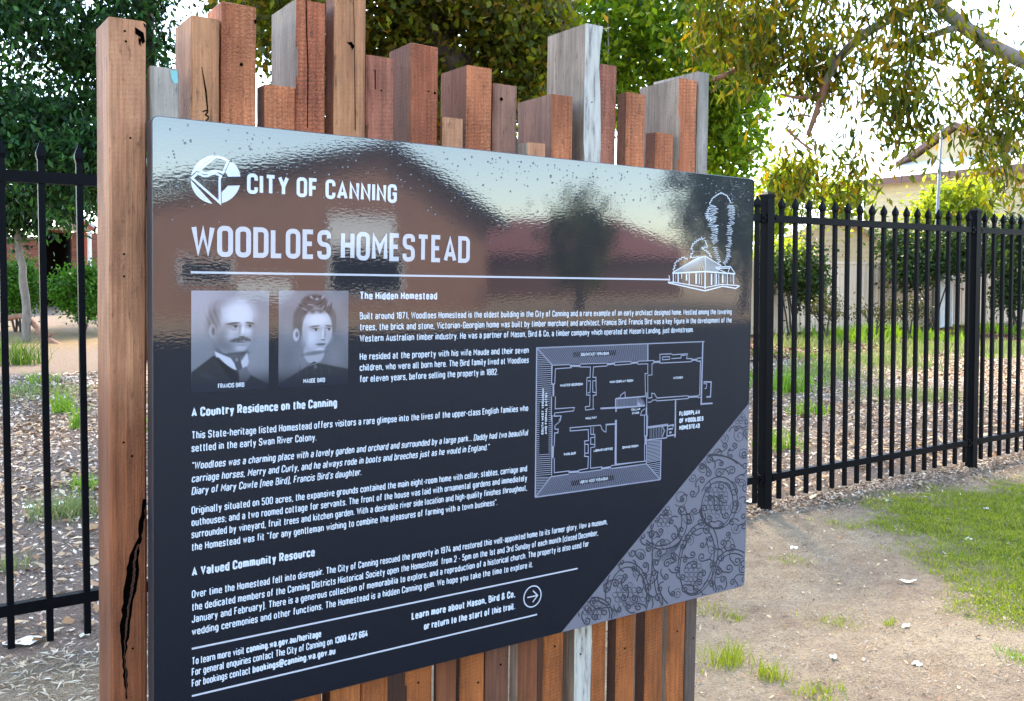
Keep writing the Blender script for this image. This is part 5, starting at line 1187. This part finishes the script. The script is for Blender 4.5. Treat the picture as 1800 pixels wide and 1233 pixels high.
mb = MB(); mb.box(X_(82), X_(128), 1.4, 1.45, -.2, Z_(409)); mb.box(X_(81), X_(82), .25, 1.4, -.2, Z_(409)); mb.box(X_(128), X_(129), .25, 1.4, -.2, Z_(409)); mb.box(X_(81), X_(129), .25, 1.45, Z_(409), Z_(407)); mb.build('doorway', M['dark'], bb_)
mb = MB(); mb.box(X_(63), X_(70), -1.5, -1.38, -.2, Z_(404)); mb.build('porch_post', M['red_timber'], bb_)
mb = MB(); mb.box(X_(131), X_(139), -1.5, -1.38, -.2, Z_(404)); mb.build('porch_post', M['red_timber'], bb_)
mb = MB(); mb.box(X_(60), X_(142), -1.54, -1.36, Z_(409), Z_(403)); mb.build('porch_beam', basic('weathered_beam', (.42, .30, .22), .7), bb_)
gz0, gz1 = Z_(409)+.02, Z_(376); xl, xr = X_(50), X_(152); xm = (xl+xr)/2
mb = MB(); mb.prism([(xl, gz0), (xm, gz1), (xr, gz0), (xr, gz0+.09), (xm, gz1+.10), (xl, gz0+.09)], 1, -1.9, 1.5); mb.build('porch_roof', M['metal_roof'], bb_)
mb = MB(); mb.prism([(xl+.03, gz0-.12), (xm, gz1-.06), (xr-.03, gz0-.12), (xr-.03, gz0+.0), (xm, gz1+.03), (xl+.03, gz0+.0)], 1, -1.96, -1.905); mb.build('barge_board', M['red_timber'], bb_)
mb = MB(); mb.box(X_(49), X_(60), -1.6, -1.45, Z_(419), Z_(408)); mb.build('gutter', M['galv'], bb_)
mb = MB(); mb.tube([(X_(157), -.15, -.2), (X_(157), -.15, Z_(404))], .065, 10); mb.build('downpipe', M['white_paint'], bb_)
shrub('rounded_shrub', 'rounded bright green shrub left of the doorway, behind the slim trunk', [(30, 508, 19.5, 38, 46, 120, .55)], M['leaf_shrub'], 55, .14, .085, .05, 41, thr=-.6)
shrub('rounded_shrub', 'rounded bright green shrub right of the doorway', [(150, 512, 19.5, 50, 44, 150, .6)], M['leaf_shrub'], 55, .14, .085, .05, 42, thr=-.6)
lg = gp(60, 585)
log = empty('fallen_branch', tuple(lg), 0, 'fallen dark rusty branch curving over the garden behind the left fence', 'branch')
dl = float(np.dot(gp(90, 600)-CAM, CF))
limb(log, [at(-40, 568, dl), at(5, 562, dl), at(38, 556, dl), at(58, 568, dl-.1), at(80, 594, dl-.3), at(118, 612, dl-.5), at(172, 610, dl-.5), at(260, 600, dl-.5)], .055, .05, M['bark_red'], 'stem', 8, .03, 5, 26)
limb(log, [at(84, 596, dl-.3), at(92, 584, dl-.3)], .04, .02, M['bark_red'], 'stub', 7, .0, 5, 4)
for px in (200, 330, 480): 
    pass

# ------------------------------------------------------------------ behind the camera: what the glossy sign mirrors
M['tan_brick'] = basic('tan_brick_wall', (.33, .175, .115), .85, .10, 1.5, .2, 20)
M['hall_roof'] = basic('grey_hall_roof', (.10, .10, .11), .5, .1, 3)
hall = empty('brick_hall', (11, -22, 0), 0, 'tan brick gabled hall across the lawn, mirrored in the glossy sign', 'hall')
mb = MB(); mb.prism([(-6.0, -.2), (5.3, -.2), (5.3, 3.0), (1.6, 5.05), (-6.0, 3.0)], 1, -9, 0); mb.build('wall', M['tan_brick'], hall)
mb = MB(); mb.prism([(-6.6, 3.12), (1.6, 5.03), (5.9, 2.72), (5.9, 2.92), (1.6, 5.26), (-6.6, 3.34)], 1, -9.4, .5); mb.build('roof', M['hall_roof'], hall)
def window_y(parent, x0, x1, z0, z1, pane):
    mb = MB(); t = .08
    mb.box(x0, x1, .002, .07, z0, z0+t); mb.box(x0, x1, .002, .07, z1-t, z1); mb.box(x0, x0+t, .002, .07, z0+t, z1-t); mb.box(x1-t, x1, .002, .07, z0+t, z1-t)
    f = mb.build('window', M['white_paint'], parent); mb = MB(); mb.box(x0+t, x1-t, .004, .03, z0+t, z1-t); mb.build('pane', pane, f)
M['blind'] = basic('pale_blind', (.75, .75, .72), .6, .05, 5)
window_y(hall, -.3, 1.9, 2.0, 2.95, M['blind']); window_y(hall, -.3, 2.2, .5, 1.9, M['glass']); window_y(hall, -3.0, -1.4, .5, 1.0, M['blind']); window_y(hall, -4.6, -3.1, .9, 1.6, M['glass'])
mb = MB(); mb.box(-6.4, -1.2, 0.6, 3.4, .9, 1.05); 
def back_tree(name, label, x, y, h_, r, leafm, seed, n=120, low=.2):
    root = empty(name, (x, y, 0), 0, label, 'tree', 'trees behind the viewer, mirrored in the sign'); limb(root, [(x, y, -.1), (x+.1, y, h_*.4), (x, y+.1, h_*.8)], .18, .06, M['bark_dark'], 'trunk', 8, .05, seed, 10)
    rs = random.Random(seed); C_ = []
    while len(C_) < n:
        u, v, w = rs.uniform(-1, 1), rs.uniform(-1, 1), rs.uniform(-1, 1)
        if u*u+v*v+w*w < 1: C_.append(np.array([x+u*r, y+v*r, h_*(.5+low/2)+w*h_*(.5-low/2)]))
    foliage(root, C_, 40, .35, .3, .16, leafm, seed, .2)
back_tree('mirrored_tree', 'round dark tree beside the tan brick hall', 18.6, -20, 3.9, .95, M['leaf_olive'], 61, 34)
back_tree('mirrored_tree', 'tall dark tree at the far end of the row opposite the sign', 24.2, -18, 6.6, 2.4, M['leaf_dark'], 62, 150)
back_tree('mirrored_tree', 'second tall dark tree opposite the right end of the sign', 28.0, -17.5, 7.5, 2.9, M['leaf_dark'], 63, 200)
M['red_tile'] = basic('red_tile_roof', (.22, .07, .055), .7, .15, 6)
row = empty('tiled_house', (24, -30, 0), 0, 'low house with a dull red tiled roof across the lawn', 'house')
mb = MB(); mb.box(-5, 9, -6, 0, -.2, 2.0); mb.build('wall', M['fascia'], row)
mb = MB(); mb.prism([(-7, 1.9), (-3, 3.4), (-3, 1.9)], 1, -6, 0); mb.add([(-5.8, .6, 1.95), (10, .6, 1.95), (10, -6.6, 1.95), (-5.8, -6.6, 1.95), (-2.5, -3, 3.6), (7, -3, 4.0)], [(0, 1, 5, 4), (1, 2, 5), (2, 3, 4, 5), (3, 0, 4), (3, 2, 1, 0)]); 
mb.v = mb.v[6:]; mb.f = [tuple(i-6 for i in f) for f in mb.f if min(f) >= 6]; mb.m = mb.m[:len(mb.f)]
mb.build('roof', M['red_tile'], row)
# ------------------------------------------------------------------ ground cover
rs = np.random.RandomState(4)
def ghv(P): return np.array([ground_h(x, y)+relief(x, y) for x, y in P])
def vis_filter(P, xr=(-60, 1860), yr=(0, 1300)):
    d = np.column_stack([P, np.zeros(len(P))])-CAM; z = d@CF; ok = z > .5; x = CX+FOC*(d@CR)/np.maximum(z, .1); return P[ok & (x > xr[0]) & (x < xr[1])]
def chips(name, P, size, mat, seed, lift=.004, aspect=.45, tilt=.35):
    rs = np.random.RandomState(seed); n = len(P); z = ghv(P)
    C_ = np.column_stack([P, z+lift+rs.uniform(0, .01, n)]); a = rs.uniform(0, 6.28, n); s = (size*rs.uniform(.5, 1.4, n))[:, None]
    d = np.column_stack([np.cos(a), np.sin(a), rs.normal(0, tilt, n)]); e = np.column_stack([-np.sin(a), np.cos(a), rs.normal(0, tilt, n)]); u = np.array([0, 0, 1.])
    asp = (aspect*rs.uniform(.6, 1.4, n))[:, None]; k = rs.uniform(.0, .35, n)[:, None]
    V = np.stack([C_-d*s*.5, C_+e*s*asp*.5+u*s*k*.5, C_+d*s*.5, C_-e*s*asp*.5+u*s*k*.5*rs.uniform(0, 1, (n, 1))], 1).reshape(-1, 3)
    o = np_mesh(name, V, 4, mat); tag(o, kind='stuff'); return o
def chip_mat(name, cols, trans=0):
    m, nt, b = new_mat(name); ge = N(nt, 'ShaderNodeNewGeometry'); rp = ramp(nt, [(i/(len(cols)-1), c) for i, c in enumerate(cols)], 'LINEAR')
    nt.links.new(ge.outputs['Random Per Island'], rp.inputs[0]); nt.links.new(rp.outputs[0], b.inputs['Base Color']); b.inputs['Roughness'].default_value = .85; b.inputs['Specular IOR Level'].default_value = .2
    return m
M['chip'] = chip_mat('mulch_chip', [(.20, .10, .06), (.50, .34, .235), (.74, .59, .45), (.34, .18, .095), (.85, .74, .60), (.60, .36, .21), (.66, .54, .42), (.20, .11, .065)])
M['litter'] = chip_mat('dry_leaf', [(.24, .11, .05), (.42, .24, .12), (.55, .38, .22), (.30, .15, .07), (.62, .48, .30), (.20, .09, .045)])
n = 150000
d = rs.uniform(0, 1, n)**.9; yy = FENCE_Y-.10+d*10.5; xx = rs.uniform(-3, 20, n); P = vis_filter(np.column_stack([xx, yy]))
keep = np.array([rs.rand() < min(1, 1.35-(y-FENCE_Y)*.075) for x, y in P]); P = P[keep]
t = chips('mulch_chips', P, .026+.0028*(P[:, 1]-FENCE_Y), M['chip'], 5); tag(t, 'pinkish grey wood chip mulch covering the garden behind the steel fence', 'mulch')
# spill of chips under and before the fence, right side
xx = rs.uniform(2.6, 12, 16000); yy = FENCE_Y+.15-np.abs(rs.normal(0, .30, 16000))*(0.35+.14*np.clip(xx-4, 0, 4)); P = vis_filter(np.column_stack([xx, yy]))
t = chips('bark_litter', P, .030, chip_mat('bark_bits', [(.12, .07, .045), (.30, .20, .13), (.46, .33, .22), (.20, .12, .075), (.60, .47, .34), (.34, .21, .13)]), 6, aspect=.3); tag(t, 'strip of bark bits and twigs along the foot of the right hand fence', 'bark litter')
P = []
for k in range(420):
    cx_, cy_ = rs.uniform(-2, 18), rs.uniform(4.2, 13); q = rs.normal(0, 1, (48, 2))*np.array([.5, .28])+np.array([cx_, cy_]); P.append(q)
P = vis_filter(np.concatenate(P)); P = P[(P[:, 1] > FENCE_Y+.02)]
t = chips('leaf_litter', P, .065, M['litter'], 7, lift=.012, aspect=.5, tilt=.3); tag(t, 'drifts of dry orange brown leaves lying on the mulch', 'leaf litter')
P = np.column_stack([rs.uniform(6, 26, 26000), rs.uniform(11.0, 15.1, 26000)]); P = vis_filter(P)
M['redmulch'] = chip_mat('red_bark', [(.10, .035, .02), (.20, .07, .04), (.30, .13, .08), (.07, .03, .02)])
t = chips('bed_mulch', P, .09, M['redmulch'], 8, aspect=.5); tag(t, 'red brown bark mulch bed along the foot of the beige fence', 'mulch')
P = np.column_stack([rs.uniform(2.0, 7.5, 30000), rs.uniform(.3, 3.9, 30000)]); P = vis_filter(P)
M['grit'] = chip_mat('sand_crumb', [(.10, .07, .05), (.30, .22, .17), (.50, .41, .31), (.16, .11, .08)])
t = chips('sand_crumbs', P, .010, M['grit'], 9, lift=.001); tag(t, 'small crumbs, twigs and leaf bits strewn over the pale sand', 'debris')
P = np.column_stack([rs.uniform(-1.4, 1.6, 5000), rs.uniform(3.0, 4.1, 5000)]); P = vis_filter(P)
t = chips('straw_litter', P, .05, chip_mat('straw', [(.45, .33, .20), (.60, .47, .30), (.30, .20, .12), (.68, .60, .45)]), 10, aspect=.12, tilt=.15); tag(t, 'straw like twigs on the ground before the left fence', 'debris')

def blades(P, hgt, wid, seed, lean=.35):
    rs = np.random.RandomState(seed); n = len(P); z = ghv(P)-.003; a = rs.uniform(0, 6.28, n); h_ = hgt*rs.uniform(.5, 1.3, n); w_ = wid*rs.uniform(.7, 1.2, n)
    B = np.column_stack([P, z]); s = np.column_stack([np.cos(a), np.sin(a), 0*a])*w_[:, None]*.5; l = rs.uniform(0, 6.28, n); le = lean*rs.uniform(.2, 1.4, n)*h_
    D = np.column_stack([np.cos(l)*le, np.sin(l)*le, h_]); M1 = B+D*np.array([.35, .35, .6])
    return np.stack([B-s, B+s, M1+s*.7, M1-s*.7, M1-s*.7, M1+s*.7, B+D+s*.1, B+D-s*.1], 1).reshape(-1, 3)
# lawn
Pl = []
for _ in range(24):
    Q = np.column_stack([rs.uniform(3.5, 8.2, 9000), rs.uniform(.2, 4.0, 9000)])
    a = np.array([lawn_amt(x, y) for x, y in Q]); Pl.append(Q[rs.rand(len(Q)) < a*1.0])
Pl = vis_filter(np.concatenate(Pl)); V = blades(Pl, .022, .0052, 3, 1.0)
n8 = V.reshape(-1, 8, 3); Vw = n8[:, [0, 1, 2, 3, 6, 7]].reshape(-1, 3); k = np.arange(len(n8))[:, None]*6
F = np.concatenate([k+np.array([0, 1, 2, 3]), k+np.array([3, 2, 4, 5])]); lawn = np_mesh('lawn_grass', Vw, 4, M['blade'], faces=F); tag(lawn, 'patch of short green lawn grass thinning into sand at the right', 'grass', kind='stuff')
def tuft(name, label, x, y, n, rad, hgt, wid, mat, seed, group=None, cat='grass tuft', lean=.6):
    rs = np.random.RandomState(seed); P = rs.normal(0, rad, (n, 2))+np.array([x, y]); V = blades(P, hgt, wid, seed, lean); n8 = V.reshape(-1, 8, 3); Vw = n8[:, [0, 1, 2, 3, 6, 7]].reshape(-1, 3)
    org = np.array([x, y, ground_h(x, y)]); k = np.arange(len(n8))[:, None]*6; F = np.concatenate([k+np.array([0, 1, 2, 3]), k+np.array([3, 2, 4, 5])])
    o = np_mesh(name, Vw-org, 4, mat, faces=F); o.location = tuple(org); return tag(o, label, cat, group, 'stuff')
tf = [(1275, 1165, 90, .05, .075, 'bright green grass tuft nearest the right end of the sign'), (1355, 1190, 60, .03, .06, 'small grass tuft in the sand right of the biggest tuft'), (1445, 1222, 80, .05, .035, 'low grass tuft at the bottom edge of the photo'),
      (1465, 1092, 80, .07, .022, 'flat patch of grass in the middle of the sand'), (1250, 1075, 70, .06, .022, 'thin grass just below the lower right corner of the sign'), (1480, 925, 80, .07, .022, 'thin grass patch between sand and lawn edge'),
      (1790, 1160, 60, .05, .03, 'yellowish grass tuft at the lower right edge'), (1295, 1085, 30, .03, .025, 'tiny grass sprig beside the sign corner'), (1565, 1100, 26, .02, .03, 'tiny grass sprig beside a pale leaf'), (1395, 990, 60, .06, .018, 'faint grass film left of the white leaf')]
for i, (px, py, n, rd, hg, lb) in enumerate(tf):
    p = gp(px, py); tuft('grass_tuft', lb, p[0], p[1], n*2, rd, hg, .004, M['blade'] if i != 6 else M['blade_lime'], 70+i)
gt = [(35, 640, 110, .16, .36, .014, 'blade_dark', 'dark strappy grass clump behind the leftmost picket'), (112, 725, 50, .07, .22, .012, 'blade_lime', 'small lime grass tuft between two left pickets'), (50, 690, 500, .34, .07, .010, 'blade_pale', 'low sage green groundcover at the far left'),
      (120, 905, 200, .12, .12, .007, 'blade_pale', 'pale wispy grass right of the second left picket'), (135, 755, 30, .03, .22, .01, 'blade_lime', 'single upright lime sprig near the left post'), (20, 1000, 40, .05, .08, .006, 'blade_pale', 'pale grass wisps low at the far left'),
      (150, 860, 60, .07, .10, .007, 'blade_lime', 'little lime plant by the third left picket'), (1395, 566, 420, .55, .50, .05, 'blade_lime', 'vivid lime grass clump behind the first right post'), (1350, 580, 160, .35, .45, .05, 'blade_lime', 'lime grass clump showing beside the right edge of the sign'),
      (1385, 690, 90, .16, .30, .016, 'blade_lime', 'leafy lime plant just behind the first right pickets'), (1370, 790, 60, .10, .16, .012, 'blade_lime', 'small lime plant low behind the first right pickets'), (1425, 730, 60, .12, .16, .012, 'blade_lime', 'small lime plant right of the first pickets'),
      (1410, 610, 260, .5, .22, .02, 'blade_pale', 'pale sage clump behind the first right pickets'), (1480, 600, 260, .5, .30, .03, 'blade_lime', 'yellow green clump in the middle of the right garden'), (1545, 640, 420, .55, .22, .016, 'blade_pale', 'broad sage groundcover in the right garden'),
      (1560, 590, 200, .4, .30, .03, 'blade_lime', 'lime clump left of the grey pole'), (1610, 620, 240, .5, .24, .018, 'blade_pale', 'sage clump before the grey pole'), (1640, 600, 160, .35, .25, .025, 'blade_lime', 'lime clump at the foot of the grey pole'),
      (1450, 660, 260, .4, .16, .014, 'blade_pale', 'sage patch before the yellow green clump'), (1600, 700, 300, .4, .14, .012, 'blade_pale', 'nearest sage patch in the right garden'), (1755, 620, 260, .5, .25, .02, 'blade_pale', 'sage clump right of the second post'), (1745, 585, 160, .35, .25, .03, 'blade_lime', 'lime clump right of the second post')]
for i, (px, py, n, rd, hg, wd, mt, lb) in enumerate(gt):
    p = gp(px, py); tuft('garden_plant', lb, p[0], p[1], n*2, rd, hg, wd, M[mt], 100+i, cat='plant')
for i, (px, py, dp, rx, ry, lb) in enumerate([(1460, 530, 20, 40, 24, 'dusky low shrub left in the bed under the beige fence'), (1540, 535, 21, 45, 22, 'brownish low shrub in the middle of the bed under the beige fence'), (1600, 530, 21.5, 35, 25, 'dusky low shrub beside the grey pole')]):
    shrub('low_shrub', lb, [(px, py+13, dp, rx, ry*.6, 20, .5)], leaf_mat('leaf_dusky', [(.03, .035, .012), (.055, .07, .02), (.085, .05, .025)], .25) if i == 0 else bpy.data.materials['leaf_dusky'], 36, .13, .09, .035, 80+i)
P = np.column_stack([rs.uniform(2.2, 7.5, 1700), rs.uniform(.3, 3.9, 1700)]); P = vis_filter(P)
t = chips('leaf_fragments', P, .026, M['litter'], 19, lift=.003, aspect=.35); tag(t, 'scattered brown leaf fragments and twigs on sand and lawn', 'debris')
pc = []
for k in range(42):
    x, y = rs.uniform(6, 25), rs.uniform(7.5, 13.8); pc.append(rs.normal(0, .18, (50, 2))*np.array([1.3, .7])+np.array([x, y]))
for k in range(6):
    x, y = rs.uniform(-.5, 3.2), rs.uniform(6.5, 15.5); pc.append(rs.normal(0, .13, (60, 2))+np.array([x, y]))
Pg = np.concatenate(pc); Vg = blades(Pg, .15, .016, 55, .9); n8 = Vg.reshape(-1, 8, 3); Vw = n8[:, [0, 1, 2, 3, 6, 7]].reshape(-1, 3); k = np.arange(len(n8))[:, None]*6
F = np.concatenate([k+np.array([0, 1, 2, 3]), k+np.array([3, 2, 4, 5])]); gc = np_mesh('groundcover', Vw, 4, M['blade_lime'], faces=F); tag(gc, 'scattered low yellow green groundcover growing through the mulch', 'groundcover', kind='stuff')
# individual pale leaves on the ground
M['pale_leaf'] = basic('pale_dead_leaf', (.66, .60, .46), .7, .12, 20); M['white_leaf'] = basic('bleached_leaf', (.80, .76, .62), .7, .08, 20)
def fallen(px, py, L_, W_, ang, mat, label, curl=.3):
    p = gp(px, py); mb = MB(); mb.smooth = True; n = 9; rows = []
    for i in range(n):
        t = i/(n-1); w = W_*.5*math.sin(math.pi*min(1, t*1.02+.02))**.7*(1+.2*math.sin(t*11+px)); z = curl*L_*(t-.4)**2*.8+.004
        for s in (-1, 0, 1): rows.append(((t-.5)*L_, s*w, z+abs(s)*curl*W_*.2+(.004*math.sin(t*9+s*2+py))))
    fs = []
    for i in range(n-1):
        for s in range(2): fs.append((i*3+s, i*3+s+1, (i+1)*3+s+1, (i+1)*3+s))
    mb.add(rows, fs); o = mb.build('fallen_leaf', mat); o.location = (p[0], p[1], ground_h(p[0], p[1])+relief(p[0], p[1])+.003); o.rotation_euler = (0, 0, R(ang)); tag(o, label, 'leaf', 'pale dead leaves on the ground'); return o
FL = [(1396, 966, .055, .040, 60, 1, 'white leaf lying on the sand straight right of the sign'), (1594, 1028, .10, .035, 150, 1, 'two armed curled white leaf on the sand at the lawn edge'), (1702, 952, .06, .045, 20, 0, 'pale crumpled leaf in the lawn'), (1735, 896, .07, .03, 70, 0, 'pale narrow leaf near the top of the lawn'),
      (1512, 868, .07, .03, 60, 0, 'pale curled leaf in the bark strip'), (1592, 1106, .06, .025, 0, 0, 'narrow pale leaf low on the sand'), (1612, 1168, .05, .035, 30, 0, 'pale leaf near the bottom of the sand'), (1466, 1163, .04, .03, 30, 0, 'small pale leaf above the lowest tuft'),
      (45, 1132, .17, .085, -10, 1, 'large white leaf at the foot of the leftmost picket'), (60, 893, .13, .10, 15, 1, 'white leaf between the two left pickets, left one'), (104, 890, .12, .09, 70, 1, 'white leaf between the two left pickets, right one'), (148, 1122, .05, .03, -40, 0, 'small pale leaf by the third left picket'),
      (1318, 884, .11, .06, 0, 0, 'tan leaf between the sign and the first right post'), (1440, 866, .06, .03, 20, 0, 'small tan leaf under the first right pickets'), (1560, 884, .05, .03, 110, 0, 'small pale leaf at the left tip of the lawn'), (1660, 975, .04, .012, 60, 0, 'thin pale leaf standing in the lawn')]
for a in FL: fallen(*a[:5], M['white_leaf'] if a[5] else M['pale_leaf'], a[6])
